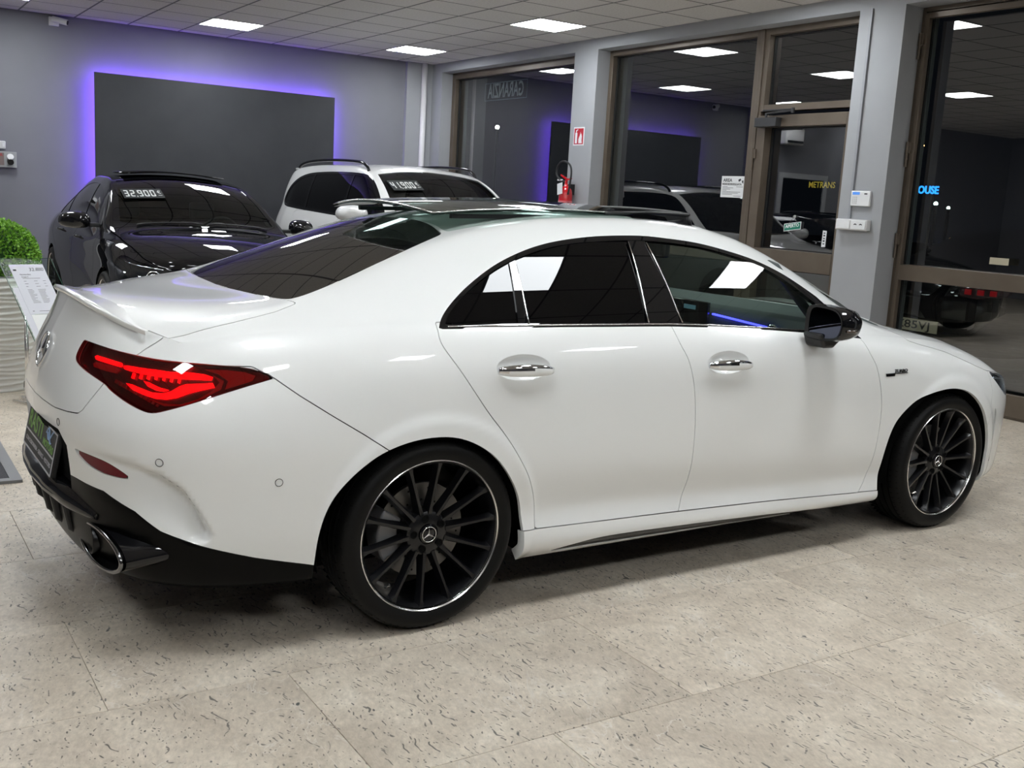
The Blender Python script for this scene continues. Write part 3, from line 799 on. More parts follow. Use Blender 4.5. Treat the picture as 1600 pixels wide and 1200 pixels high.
# glass split by the bars of the doors
def between(a, b, w):            # band around a line from a to b in xz
    a = np.array(a); b = np.array(b); t = (b-a)/np.linalg.norm(b-a); nrm = np.array((-t[1], t[0]))
    return np.array([a-t*.1+nrm*w[0], b+t*.1+nrm*w[0], b+t*.1+nrm*w[1], a-t*.1+nrm*w[1]])
bar1 = np.array([(.384, 1.215), (.411, 1.215), (.379, .99), (.342, .99)])
bpil = np.array([(.958, 1.32), (1.036, 1.32), (1.084, .98), (.907, .98)])
bar, glass = clip(glass, XZ(bar1)); bp, glass = clip(glass, XZ(bpil))
half = lambda x0: (lambda V: V[:, 0]-x0)
quarter, rest_ = clip(glass, half(.38)); rdg, fdg = clip(rest_, half(1.0))
def fit_side(src, deg=3):
    x, w, z = src.V[:, 0]-1, -src.V[:, 1], src.V[:, 2]-1.15
    ex = [(0, 0), (1, 0), (2, 0), (0, 1), (1, 1)]; K2 = .55
    C = np.linalg.lstsq(np.stack([x**i*z**j for i, j in ex], 1), w + K2*z**2, rcond=None)[0]
    C[3] += .045; ex.append((0, 2)); C = np.r_[C, -K2]
    def g(V):
        a, b = V[:, 0]-1, V[:, 2]-1.15
        w = sum(c*a**i*b**j for c, (i, j) in zip(C, ex)); wx = sum(c*i*a**max(i-1, 0)*b**j for c, (i, j) in zip(C, ex)); wz = sum(c*j*a**i*b**max(j-1, 0) for c, (i, j) in zip(C, ex))
        n = np.stack([-wx, -np.ones(len(V)), -wz], 1); n /= np.linalg.norm(n, axis=1, keepdims=True); n[:, 0] = n[:, 0]; 
        n = np.stack([wx*-1, -np.ones(len(V)), wz*-1], 1)
        # surface y = -w(x, z): outward normal is (-wx, -1, -wz) flipped to (wx.. ) by construction
        n = np.stack([-wx, -np.ones(len(V)), -wz], 1); n /= np.linalg.norm(n, axis=1, keepdims=True)
        return w, n
    return g
gfit = fit_side(glass)
def onfit(m):
    V = m.V.copy(); w, n = gfit(V); V[:, 1] = -w; V[:, 3:6] = n; return Msh(V, m.F)
quarter, rdg, fdg = onfit(quarter), onfit(rdg), onfit(fdg); bar, bp = onfit(bar), onfit(bp)
pair('quarter_window', quarter, PRIV, off=-.004, thick=False)
pair('rear_door_window', rdg, PRIV, off=-.004, thick=False)
pair('front_door_window', fdg, SIDEGL, off=-.004, thick=False)
ta, tb = pair('window_surround', trim, BLACKGL, depth=.014)
pair('window_divider', bar, BLACKGL, depth=.012, off=.001); pair('pillar_cover', bp, BLACKGL, depth=.012, off=.001)
# bright slim edges of the door frames
def edge_strip(pts, parent):
    for sy, par in ((-1, ta), (1, tb)):
        P = [(x, sy*y, z) for x, y, z in pts]
        MB().tube(P, .0028, 6).build('bright_edge', SILVER, par, smooth=True)
def on_side(x, z, off=.002):
    d = (gs[..., 0]-x)**2 + (gs[..., 2]-z)**2 + (np.abs(gs[..., 1]) < .42)*9
    i, j = np.unravel_index(np.argmin(d), d.shape)
    i = min(max(i, 1), gs.shape[0]-2); j = min(max(j, 1), gs.shape[1]-2)
    a = (gs[i+1, j]-gs[i-1, j])/2; b = (gs[i, j+1]-gs[i, j-1])/2
    Mx = np.array([[a[0], b[0]], [a[2], b[2]]]); t = np.linalg.solve(Mx, np.array([x-gs[i, j, 0], z-gs[i, j, 2]])); t = np.clip(t, -2, 2)
    return gs[i, j] + a*t[0] + b*t[1] + np.array((0, -off, 0))
for a, b in (((.413, 1.20), (.381, 1.012)), ((.952, 1.290), (.913, 1.006)), ((1.040, 1.290), (1.081, 1.003))):
    pts = [on_side(a[0]+(b[0]-a[0])*t, a[1]+(b[1]-a[1])*t) for t in np.linspace(0, 1, 7)]
    edge_strip([(p[0], -p[1], p[2]) for p in pts], None)
gbs = [on_side(x, z, .003) for x, z in [(.06, 1.008), (.3, 1.007), (.6, 1.005), (.889, 1.002), (1.016, 1.0), (1.228, .992), (1.549, .975), (1.853, .953)]]
edge_strip([(p[0], -p[1], p[2]) for p in gbs], None)
# ---- tail lamp
LAMP = np.concatenate([spline([(-1.362, .916), (-1.372, .893), (-1.368, .868), (-1.345, .853), (-1.277, .840), (-1.16, .824), (-1.126, .817)], 4), spline([(-1.115, .816), (-1.09, .806), (-.998, .781), (-.934, .765), (-.895, .762), (-.844, .775), (-.745, .806), (-.641, .838), (-.536, .867)], 4), spline([(-.538, .870), (-.564, .883), (-.631, .897), (-.752, .903), (-.91, .905), (-1.043, .909), (-1.199, .914), (-1.358, .918)], 4)])
lamp, M = carve(M, AND(UZ(LAMP), lambda V: V[:, 2]-.97), .001)
# ---- hood, windscreen, roof glass, rear glass
side_w = lambda V: V[:, 2]-0
REARG = np.concatenate([spline([(-.418, -.2), (-.416, 0), (-.412, .2), (-.400, .4), (-.382, .53), (-.352, .560), (-.27, .556), (-.17, .541), (-.08, .525), (.06, .502), (.20, .470), (.235, .445)], 5), spline([(.235, .445), (.275, .3), (.297, .15), (.300, 0), (.300, -.2)], 5)[1:]])
ROOFG = np.concatenate([[(.315, -.2)], spline([(.315, 0), (.31, .15), (.29, .3), (.262, .425), (.285, .452), (.40, .470), (.6, .482), (.9, .492), (1.2, .498), (1.40, .50)], 5), [(1.43, .48), (1.47, .3), (1.49, 0), (1.49, -.2)]])
WIND = np.concatenate([[(1.505, -.2), (1.505, 0), (1.485, .3), (1.45, .50)], spline([(1.52, .517), (1.7, .527), (1.85, .545), (2.0, .572), (2.2, .625), (2.36, .672)], 5), [(2.46, .60), (2.56, .3), (2.58, 0), (2.58, -.2)]])
hi = lambda V: 1.0 - V[:, 2]; hi2 = lambda V: .93-V[:, 2]
rg, M = carve(M, AND(XW_(REARG), hi), .001)
rf, M = carve(M, AND(XW_(ROOFG), hi), .001)
ws, M = carve(M, AND(XW_(WIND), hi2), .001)
HOODL = [(2.395, .985), (2.425, .962), (2.44, .93), (2.463, .897), (2.53, .880), (2.62, .863), (2.72, .842), (2.83, .808), (2.95, .770), (3.05, .742), (3.2, .722), (3.4, .690), (3.9, .60)]
hood, M = carve(M, UZ(np.array(HOODL + [(3.9, 1.4), (2.395, 1.4)])), G_)
def fit_top(m, dx=5, dy=3, x0=None):
    x0 = m.V[:, 0].mean() if x0 is None else x0
    x, q, z = m.V[:, 0]-x0, m.V[:, 1]**2, m.V[:, 2]
    ex = [(i, 0) for i in range(dx)] + [(0, 1), (1, 1)]
    C = np.linalg.lstsq(np.stack([x**i*q**j for i, j in ex], 1), z, rcond=None)[0]
    V = m.V.copy(); q_ = V[:, 1]**2
    V[:, 2] = sum(c*x**i*q**j for c, (i, j) in zip(C, ex))
    zx = sum(c*i*x**max(i-1, 0)*q**j for c, (i, j) in zip(C, ex)); zy = sum(c*x**i*j*q**max(j-1, 0) for c, (i, j) in zip(C, ex))*2*V[:, 1]
    n = np.stack([-zx, -zy, np.ones(len(V))], 1); n /= np.linalg.norm(n, axis=1, keepdims=True); V[:, 3:6] = n
    return Msh(V, m.F)
rg, ws = fit_top(rg, 3, 2), fit_top(ws, 4, 2)
# the glossy black band round the rear glass and its pane
RGI = np.concatenate([spline([(-.405, -.2), (-.402, 0), (-.398, .2), (-.388, .4), (-.368, .505), (-.335, .535), (-.25, .530), (-.15, .514), (-.06, .497), (.05, .470), (.115, .440)], 5), spline([(.115, .440), (.16, .3), (.185, .15), (.19, 0), (.19, -.2)], 5)[1:]])
panel('rear_windscreen', rg, REARGL, CAR, both=True, off=-.003, thick=False)
ri = clip(rg, XW_(RGI))[1]
panel('rear_glass_border', ri, BLACKGL, CAR, both=True, off=-.0022, thick=False)
# ---- boot lid
LIDs = [(-.370, 1.075), (-.385, 1.061), (-.457, 1.040), (-.522, 1.026), (-.604, 1.009), (-.662, .996), (-.732, .979), (-.79, .9645), (-.865, .956)]
LIDr = [(-.929, .955), (-1.037, .905), (-1.126, .820), (-1.161, .772), (-1.196, .730), (-1.22, .716), (-1.294, .708), (-1.41, .700), (-1.548, .698), (-1.8, .698)]
# ring part in (u,z); deck part in (x,w)
isring = lambda V: V[:, 6]-(cU[cc])
DECKw = np.array([(-.42, -.2), (-.42, 0), (-.405, .4), (-.385, .56), (-.378, .615), (-.385, .626), (-.457, .651), (-.522, .662), (-.604, .670), (-.662, .668), (-.732, .655), (-.774, .640), (-.795, .632), (-.9, .60), (-1.3, .60), (-1.3, -.2)])
ringp = np.array([(-1.8, .698), (-1.548, .698), (-1.41, .700), (-1.294, .708), (-1.22, .716), (-1.196, .730), (-1.161, .772), (-1.126, .820), (-1.037, .905), (-.993, .931), (-.957, .949), (-.935, .962), (-.93, 1.3), (-1.8, 1.3)])
f_ring = AND(UZ(ringp), lambda V: V[:, 6]-(cU[cc]-1e-4))
f_deck = AND(XW_(DECKw), lambda V: .94-V[:, 2], lambda V: (cU[cc]-1e-4)-V[:, 6])
f_lid = lambda V: np.minimum(UZ(ringp)(V) if False else np.where(V[:, 6] < cU[cc]-1e-4, UZ(ringp)(V), 9), np.where((V[:, 6] >= cU[cc]-1e-4) & (V[:, 2] > .90) & (V[:, 0] < -.3), XW_(DECKw)(V), 9))
lid1, M = carve(M, f_lid, G_)
seam = lambda u: np.interp(u, [-1.8, -1.0, -.6, -.5, -.4], [.921, .921, .92, .92, .92])
panel('boot_lid', lid1, WHITE, CAR, both=True, skip=lambda v: abs(v[1]) < .0006)
panel('hood', hood, WHITE, CAR, both=True, skip=lambda v: abs(v[1]) < .0006)
panel('windscreen', ws, thin_glass('coupe windscreen', (.72, .78, .75), 1.0, ior=1.45), CAR, both=True, off=-.003, thick=False)
# ---- doors
rdoor = np.concatenate([[(.022, 1.02)], spline([(.020, .985), (.019, .972), (.03, .941), (.079, .871), (.175, .741), (.254, .649), (.312, .568), (.364, .483), (.400, .385), (.404, .301)], 5),
    [(.404, .2988), (.7, .2905), (1.082, .2805)], spline([(1.082, .2805), (1.110, .374), (1.117, .46), (1.118, .532), (1.116, .631), (1.106, .731), (1.091, .804), (1.066, .877), (1.035, .935), (1.012, 1.02)], 5)[1:]])
fdoor = np.concatenate([[(1.012, 1.02)], spline([(1.012, 1.02), (1.035, .935), (1.066, .877), (1.091, .804), (1.106, .731), (1.116, .631), (1.118, .532), (1.117, .46), (1.110, .374), (1.082, .2805)], 5),
    [(1.574, .2655), (2.135, .2425)], spline([(2.135, .2425), (2.175, .30), (2.200, .39), (2.211, .498), (2.214, .584), (2.206, .67), (2.165, .797), (2.124, .866), (2.105, .929), (2.10, .99)], 5)])
rd, M = carve(M, AND(XZ(rdoor), lambda V: V[:, 2]-1.02), G_)
fd, M = carve(M, AND(XZ(fdoor), lambda V: V[:, 2]-1.02), G_)
# ---- sill
sill_l = [(.2, .3055), (.345, .301), (1.082, .280), (1.574, .265), (2.261, .239), (2.4, .236)]
SILL = np.array(sill_l + [(2.4, .05), (.2, .05)])
sl, M = carve(M, XZ(SILL), G_)
HCUP = []
for xa, xb, zc in ((.213, .437, .871), (1.163, 1.392, .852)):
    HCUP.append(np.array([((xa+xb)/2-.002+(xb-xa)*.4851*math.cos(t), zc+.002+.0431*math.sin(t)) for t in np.linspace(0, 2*math.pi, 40, endpoint=False)]))
_, rd = clip(rd, XZ(HCUP[0])); _, fd = clip(fd, XZ(HCUP[1]))
# ---- bumpers
seamR = [(-.536, .868), (-.459, .814), (-.362, .752), (-.259, .688), (-.15, .615), (-.15, 0), (-1.9, 0), (-1.9, .9), (-.6, .9)]
rb, M = carve(M, AND(UZ(np.array(seamR)), lambda V: V[:, 2]-.92), G_)
# corner pieces left above the bumper behind the lamp stay with the bumper
frontp = np.array([(3.02, .40), (3.06, .56), (3.075, .66), (3.06, .745), (3.9, .745), (3.9, 0), (3.0, 0)])
fb, M = carve(M, UZ(frontp), G_)
# headlamp inside the front bumper zone
HL = spline([(3.085, .728), (3.16, .722), (3.35, .705), (3.55, .672), (3.60, .640), (3.52, .610), (3.32, .600), (3.2, .640)], 6, closed=True)
hl, fb = carve(fb, UZ(HL), .001)
VENT = spline([(3.112, .565), (3.140, .52), (3.150, .46), (3.145, .40), (3.130, .355), (3.118, .40), (3.125, .46), (3.118, .52)], 4, closed=True)
vt, fb = carve(fb, UZ(VENT), .0)
# fender versus body side
fen, M = carve(M, AND(lambda V: 2.16-V[:, 0], lambda V: V[:, 2]-1.2), 0.0)
valz = [(-1.9, .50), (-1.251, .504), (-1.094, .498), (-.959, .459), (-.873, .41), (-.776, .377), (-.587, .325), (-.409, .283), (-.2, .25)]
black, rb = carve(rb, lambda V: V[:, 2]-np.interp(V[:, 6], [p[0] for p in valz], [p[1] for p in valz]), .0012)
_, black = clip(black, lambda V: V[:, 2]-.238)
REFL = spline([(-1.245, .600), (-1.20, .600), (-1.14, .597), (-1.079, .590), (-1.022, .574), (-.985, .556), (-1.03, .551), (-1.10, .553), (-1.169, .565), (-1.215, .582)], 4, closed=True)
rfl, rb = carve(rb, UZ(REFL), .0008)
PLREC = np.array([(-1.9, .43), (-1.9, .640), (-1.36, .640), (-1.30, .60), (-1.30, .43)])
rec, rb = carve(rb, UZ(PLREC), .0); rec2, black = carve(black, UZ(PLREC), .0); rec = join(rec, rec2)
sk = lambda v: abs(v[1]) < .0006
panel('rear_bumper', rb, WHITE, CAR, both=True, skip=sk)
panel('front_bumper', fb, WHITE, CAR, both=True, skip=sk)
pr = panel('plate_recess', rec, BLACKPL, CAR, both=True, off=-.045, thick=False)
panel('rear_valance', black, pm('dark satin plastic', (.0012, .0012, .0012), .3, spec=.12), CAR, both=True, depth=.05, skip=sk)
for a in pair('rear_reflector', rfl, REFLECTR, off=-.004, thick=False): pass
pair('fender_vent', vt, BLACKPL, off=-.02, thick=False)
fa, fb_ = pair('front_fender', fen, WHITE)
ba, bb = pair('body_side', M, WHITE, skip=sk)
rda, rdb = pair('rear_door', rd, WHITE); fda, fdb = pair('front_door', fd, WHITE)
# sill with its black insert
INS = spline([(.494, .200), (.60, .222), (.75, .232), (1.086, .226), (1.582, .211), (2.0, .190), (2.242, .174), (2.0, .178), (1.582, .187), (1.114, .194), (.75, .199)], 5, closed=True)
ins, sl = carve(sl, XZ(INS), .0005)
_, sl = clip(sl, lambda V: V[:, 2]-.183)
_, ins = clip(ins, lambda V: V[:, 2]-.183)
s1, s2 = pair('side_skirt', sl, WHITE, depth=.04, off=.004)
panel('insert', ins, BLACKGL, s1, off=.002, depth=.01); panel('insert', mirror(ins), BLACKGL, s2, off=.002, depth=.01)
# parking sensors (thin rings)
def on_low(u, z, off=.0):
    d = (np.broadcast_to(cU[None], gl.shape[:2])-u)**2 + (gl[..., 2]-z)**2
    i, j = np.unravel_index(np.argmin(d), d.shape); i = min(max(i, 1), gl.shape[0]-2); j = min(max(j, 1), gl.shape[1]-2)
    a = (gl[i+1, j]-gl[i-1, j])/2; b = (gl[i, j+1]-gl[i, j-1])/2; du = (cU[j+1]-cU[j-1])/2
    t0 = (z-gl[i, j, 2])/a[2]; t1 = (u-cU[j])/du
    n = np.cross(a, b); n /= np.linalg.norm(n); p = gl[i, j]+a*t0+b*t1
    if n @ (p-np.array((1.2, 0, .6))) < 0: n = -n
    return p+n*off, n
for u, z in ((-.868, .621), (-.525, .559), (-1.36, .663)):
    p, n = on_low(u, z, .0006)
    for sy in (1, -1):
        pp_, nn = p*[1, sy, 1], n*[1, sy, 1]
        x = np.cross(nn, (0, 0, 1)); x /= np.linalg.norm(x); y = np.cross(nn, x)
        MB().tube([pp_ + .0115*(math.cos(t)*x+math.sin(t)*y) for t in np.linspace(0, 2*math.pi, 28, endpoint=False)], .0009, 5, closed=True).build('parking_sensor', DARK, CAR, smooth=True)
def surf_poly(name, P, off, depth, mat, parent, flip=False):
    sy = -1 if flip else 1; F3 = []; B3 = []
    for i in range(len(P)):
        a = np.array(P[i]); b = np.array(P[(i+1) % len(P)]); k = max(1, int(np.linalg.norm(b-a)/.02))
        for t in range(k):
            q = a+(b-a)*t/k; p, n = on_low(q[0], q[1], off); F3.append(p*[1, sy, 1]); B3.append((p-n*depth)*[1, sy, 1])
    bm = bmesh.new(); fv = [bm.verts.new(p) for p in F3]; bv = [bm.verts.new(p) for p in B3]; n = len(fv)
    f = bm.faces.new(fv); 
    for i in range(n): bm.faces.new((fv[i], fv[(i+1) % n], bv[(i+1) % n], bv[i]))
    bmesh.ops.triangulate(bm, faces=[f]); bmesh.ops.recalc_face_normals(bm, faces=bm.faces)
    me = bpy.data.meshes.new(name); bm.to_mesh(me); bm.free(); me.materials.append(mat)
    return link(bpy.data.objects.new(name, me), parent)
# ---- tail lamp bodies
def lampset(m, flip):
    mm = (lambda q: mirror(q)) if flip else (lambda q: q)
    L = panel('tail_lamp', mm(m), LENSRED, CAR, off=.0005, depth=.01)
    hs = panel('housing', mm(m), HOUSRED, L, off=-.016, thick=False)
    def bar_(P, mat, off, nm='light_bar'):
        surf_poly(nm, P, off, .006, mat, L, flip)
    A = LAMPPX
    for k, P in enumerate(A['led']): bar_(P, LEDRED, -.006)
    for P in A['dim']: bar_(P, REDDIM, -.011, 'reflector_bowl')
    for P in A['teeth']: bar_(P, TEETH, -.008, 'clear_prism')
LED1 = [(-1.257, 0.883), (-1.246, 0.888), (-1.177, 0.887), (-1.099, 0.884), (-1.092, 0.877), (-1.097, 0.873), (-1.165, 0.875), (-1.243, 0.876)]
LED2 = [(-1.08, 0.876), (-1.064, 0.88), (-0.997, 0.88), (-0.928, 0.88), (-0.866, 0.878), (-0.797, 0.88), (-0.749, 0.877), (-0.722, 0.87), (-0.726, 0.862), (-0.794, 0.862), (-0.861, 0.862), (-0.92, 0.863), (-0.974, 0.865), (-1.069, 0.869)]
LED3 = [(-1.036, 0.833), (-1.005, 0.832), (-0.953, 0.824), (-0.919, 0.818), (-0.88, 0.818), (-0.853, 0.826), (-0.828, 0.841), (-0.806, 0.848), (-0.721, 0.854), (-0.714, 0.842), (-0.764, 0.832), (-0.798, 0.823), (-0.832, 0.81), (-0.866, 0.803), (-0.905, 0.803), (-0.947, 0.809), (-0.996, 0.818)]
LED4 = [(-0.964, 0.846), (-0.94, 0.844), (-0.894, 0.833), (-0.863, 0.829), (-0.881, 0.824), (-0.912, 0.826), (-0.941, 0.833)]
DIM1 = [(-1.258, 0.864), (-1.245, 0.87), (-1.137, 0.871), (-1.092, 0.866), (-1.107, 0.854), (-1.188, 0.854), (-1.244, 0.855)]
DIM2 = [(-0.946, 0.805), (-0.873, 0.792), (-0.82, 0.792), (-0.766, 0.809), (-0.72, 0.834), (-0.7, 0.857), (-0.722, 0.876), (-0.687, 0.861), (-0.695, 0.838), (-0.745, 0.814), (-0.807, 0.79), (-0.872, 0.785)]
DIM3 = [(-0.75, 0.892), (-0.683, 0.892), (-0.623, 0.887), (-0.59, 0.876), (-0.599, 0.862), (-0.683, 0.838), (-0.674, 0.861), (-0.704, 0.88)]
TEE = [[(-1.091, 0.828), (-1.077, 0.826), (-1.077, 0.836), (-1.092, 0.839)], [(-1.068, 0.824), (-1.054, 0.822), (-1.055, 0.832), (-1.068, 0.835)], [(-1.046, 0.82), (-1.033, 0.818), (-1.033, 0.828), (-1.046, 0.831)], [(-1.024, 0.816), (-1.012, 0.814), (-1.011, 0.824), (-1.024, 0.827)], [(-1.004, 0.812), (-0.992, 0.809), (-0.991, 0.82), (-1.003, 0.822)], [(-0.984, 0.808), (-0.973, 0.805), (-0.972, 0.815), (-0.983, 0.818)], [(-0.965, 0.803), (-0.955, 0.8), (-0.953, 0.811), (-0.964, 0.813)], [(-0.948, 0.798), (-0.937, 0.795), (-0.936, 0.806), (-0.946, 0.809)], [(-0.931, 0.793), (-0.921, 0.79), (-0.917, 0.797), (-0.927, 0.8)], [(-0.915, 0.788), (-0.905, 0.785), (-0.901, 0.792), (-0.911, 0.795)], [(-0.899, 0.783), (-0.89, 0.78), (-0.886, 0.787), (-0.895, 0.79)]]
LEDT = [[(-1.024, 0.863), (-1.015, 0.863), (-1.013, 0.848), (-1.022, 0.849)], [(-0.989, 0.865), (-0.981, 0.865), (-0.979, 0.85), (-0.988, 0.851)], [(-0.956, 0.867), (-0.947, 0.867), (-0.947, 0.851), (-0.956, 0.853)], [(-0.924, 0.868), (-0.916, 0.868), (-0.916, 0.853), (-0.924, 0.854)], [(-0.892, 0.867), (-0.885, 0.867), (-0.886, 0.852), (-0.894, 0.854)], [(-0.862, 0.866), (-0.855, 0.866), (-0.857, 0.851), (-0.865, 0.852)], [(-0.835, 0.865), (-0.828, 0.865), (-0.831, 0.849), (-0.838, 0.851)]]
LAMPPX = dict(led=[LED1, LED2, LED3, LED4] + LEDT, dim=[DIM1, DIM2, DIM3], teeth=TEE)
lampset(lamp, False); lampset(lamp, True)
# headlamps
h1, h2 = pair('headlamp', hl, LENSCLEAR, off=.0, depth=.01)
panel('housing', hl, pm('blue black lamp', (.01, .02, .05), .12, .6, .6), h1, off=-.02, thick=False); panel('housing', mirror(hl), MATS['blue black lamp'], h2, off=-.02, thick=False)
for sy, par in ((1, h1), (-1, h2)):
    P = [on_low(u, z, -.010)[0]*[1, sy, 1] for u, z in ((3.13, .706), (3.2, .700), (3.3, .692), (3.4, .683), (3.5, .668))]
    MB().tube(P, .004, 6).build('daylight_bar', CHROME, par, smooth=True)
# ---- black inner shell so that no joint shows daylight, floor pan and liners
low_in = Msh(B.V, B.F); 
inn, _ = clip(low_in, lambda V: V[:, 2]-.935)
_, inn = clip(inn, UZ(wheelR)); _, inn = clip(inn, UZ(wheelF)); _, inn = clip(inn, lambda V: V[:, 2]-.20)
panel('inner_shell', inn, DARK, CAR, both=True, off=-.022, thick=False)
fp_ = MB(); fp_.box((-.45, -.66, .19), (3.25, .66, .21)); fp_.box((.40, -.86, .19), (2.2, .86, .22)); fp_.build('floor_pan', DARK, CAR)
for ax, w_ in ((0, .40), (2.729, .395)):
    for sy in (-1, 1):
        mb = MB(); n = 28
        P = [(ax+w_*math.cos(t)*1.0, .31+(w_-.03)*math.sin(t)) for t in np.linspace(-.05, math.pi+.15, n)]
        V = [(x, sy*.885, z) for x, z in P] + [(x, sy*.50, z) for x, z in P]
        F = [(i, i+1, n+i+1, n+i) for i in range(n-1)] + [tuple(range(n, 2*n))]
        obj('arch_liner', V, F, DARK, CAR)
# ---- raised glass sunroof panel and the wind deflector
def sunroof():
    nx_, ny_ = 16, 13; V = []; N = []
    bz = guide([(.19, 1.362), (.30, 1.374), (.5, 1.388), (.8, 1.399), (1.12, 1.395)], .03)
    for k in range(2):
        for i in range(nx_):
            x = .20+.92*i/(nx_-1)
            for j in range(ny_):
                t = -1+2*j/(ny_-1); y = .435*t
                xx = x - (.030*(1-t*t) if i < 6 else 0)*(1-i/6 if i < 6 else 0) + .0
                V.append((xx, y, float(bz(x)) + .030*(1-t*t) - .010*k))
    F = []; n = nx_*ny_
    for i in range(nx_-1):
        for j in range(ny_-1):
            a = i*ny_+j; F.append((a, a+ny_, a+ny_+1, a+1)); F.append((n+a, n+a+1, n+a+ny_+1, n+a+ny_))
    for i in range(nx_-1):
        a = i*ny_; F.append((a, n+a, n+a+ny_, a+ny_)); a += ny_-1; F.append((a, a+ny_, n+a+ny_, n+a))
    for j in range(ny_-1):
        a = j; F.append((a, a+1, n+a+1, n+a)); a = (nx_-1)*ny_+j; F.append((a, n+a, n+a+1, a+1))
    o = obj('sunroof_panel', V, F, SUNGL, CAR, True); fixn(o); o.data.set_sharp_from_angle(angle=.6)
    # bright edge along the rear and sides of the pane
    R = [V[j] for j in range(ny_)]
    MB().tube(R, .0035, 6).build('bright_edge', SILVER, o, smooth=True)
    for s in (0, ny_-1):
        MB().tube([V[i*ny_+s] for i in range(nx_)], .003, 6).build('bright_edge', SILVER, o, smooth=True)
    for sy in (-1, 1):
        mb = MB(); mb.prism([(.30, sy*.385, 1.345), (1.14, sy*.385, 1.37), (1.14, sy*.385, 1.385), (.30, sy*.385, 1.362)], (0, 0, 0), (0, sy*.02, 0))
        mb.prism([(.75, sy*.36, 1.33), (1.20, sy*.36, 1.355), (1.20, sy*.36, 1.375), (.75, sy*.36, 1.37)], (0, 0, 0), (0, sy*.03, 0))
        mb.build('guide_rail', BLACKPL, o)
sunroof()
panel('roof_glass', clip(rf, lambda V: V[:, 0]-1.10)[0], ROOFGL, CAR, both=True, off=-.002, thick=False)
panel('roof_header', clip(rf, lambda V: 1.455-V[:, 0])[0], BLACKGL, CAR, both=True, off=0, depth=.02, skip=sk)
rimo = clip(clip(rf, lambda V: 1.10-V[:, 0])[0], lambda V: V[:, 0]-1.455)[0]
panel('roof_opening_trim', clip(rimo, lambda V: .455-np.abs(V[:, 1]))[0], BLACKPL, CAR, both=True, off=-.003, depth=.05)
wdm = MB()
arc = [(1.47-.05*(abs(t)**2), .44*t, 1.402+.012*(1-t*t)) for t in np.linspace(-1, 1, 17)]
wdm.tube(arc, .009, 8)
for sy in (-1, 1):
    wdm.tube([(.98, sy*.435, 1.392), (1.2, sy*.437, 1.404), (1.42, sy*.44, 1.402)], .007, 8)
    wdm.tube([(1.42, sy*.44, 1.398), (1.44, sy*.435, 1.345)], .010, 8)
    wdm.tube([(1.40, sy*.43, 1.378), (1.25, sy*.43, 1.362)], .006, 6)
wd_ = wdm.build('wind_deflector', BLACKPL, CAR, smooth=True)
MB().add([(a, b, c) for a, b, c in arc] + [(a+.005, b*.985, c-.055) for a, b, c in arc], [(i, i+1, 18+i, 17+i) for i in range(16)]).build('mesh', BLACKPL, wd_)
# ---- door handles
def ell(cx_, cz_, a, b, n=28, ph=0): return [(cx_+a*math.cos(t+ph), cz_+b*math.sin(t+ph)) for t in np.linspace(0, 2*math.pi, n, endpoint=False)]
for (x0, x1, zc), (pR, pL) in (((.213, .437, .871), (rda, rdb)), ((1.163, 1.392, .852), (fda, fdb))):
    for sy, par in ((1, pR), (-1, pL)):
        cxm, L_ = (x0+x1)/2, (x1-x0)/2
        # oval cup
        rings = []
        for s, dpt in ((1.0, .0003), (.93, -.003), (.72, -.013), (.4, -.017)):
            pts = []
            for x, z in ell(cxm-.002, zc+.002, L_*.99*s, .044*s):
                p = on_side(x, z, 0); pts.append((p[0], sy*(p[1]-dpt), p[2]))
            rings.append(pts)
        V = [v for r in rings for v in r]; n = 28
        F = [(k*n+i, k*n+(i+1) % n, (k+1)*n+(i+1) % n, (k+1)*n+i) for k in range(3) for i in range(n)] + [tuple(3*n+i for i in range(n))]
        cup = obj('handle_cup', V, F, WHITE, par, True); fixn(cup)
        # grip, chrome above and paint below
        path = []; tp = []
        for t in np.linspace(0, 1, 15):
            x = x0+.002+(x1-x0-.002)*t; z = zc-.004-.006*t + .003*math.sin(math.pi*t)
            p = on_side(x, z, 0); out = .030*math.sin(math.pi*min(1, max(0, .04+t*.92)))**.45
            path.append((p[0], sy*(p[1]-out), p[2])); tp.append(.0215*math.sin(math.pi*min(1, max(0, .06+t*.9)))**.35)
        V = []; nn = 14
        for (px_, py_, pz_), r in zip(path, tp):
            for k in range(nn):
                a = 2*math.pi*k/nn; V.append((px_, py_-sy*.48*r*math.cos(a), pz_+r*math.sin(a)))
        m = len(path)
        Fg = [(i*nn+k, i*nn+(k+1) % nn, (i+1)*nn+(k+1) % nn, (i+1)*nn+k) for i in range(m-1) for k in range(nn)] + [tuple(range(nn)), tuple((m-1)*nn+k for k in range(nn))]
        g = obj('door_handle', V, Fg, WHITE, par, True); fixn(g)
        g.data.materials.append(CHROME)
        for pf in g.data.polygons:
            c = pf.center; k = (c.x-x0)/(x1-x0); zz = zc-.004-.006*k+.003*math.sin(math.pi*min(1, max(0, k)))
            if c.z > zz + .007 - .010*(1-k)*(k < .55) - .002*(1-k): pf.material_index = 1
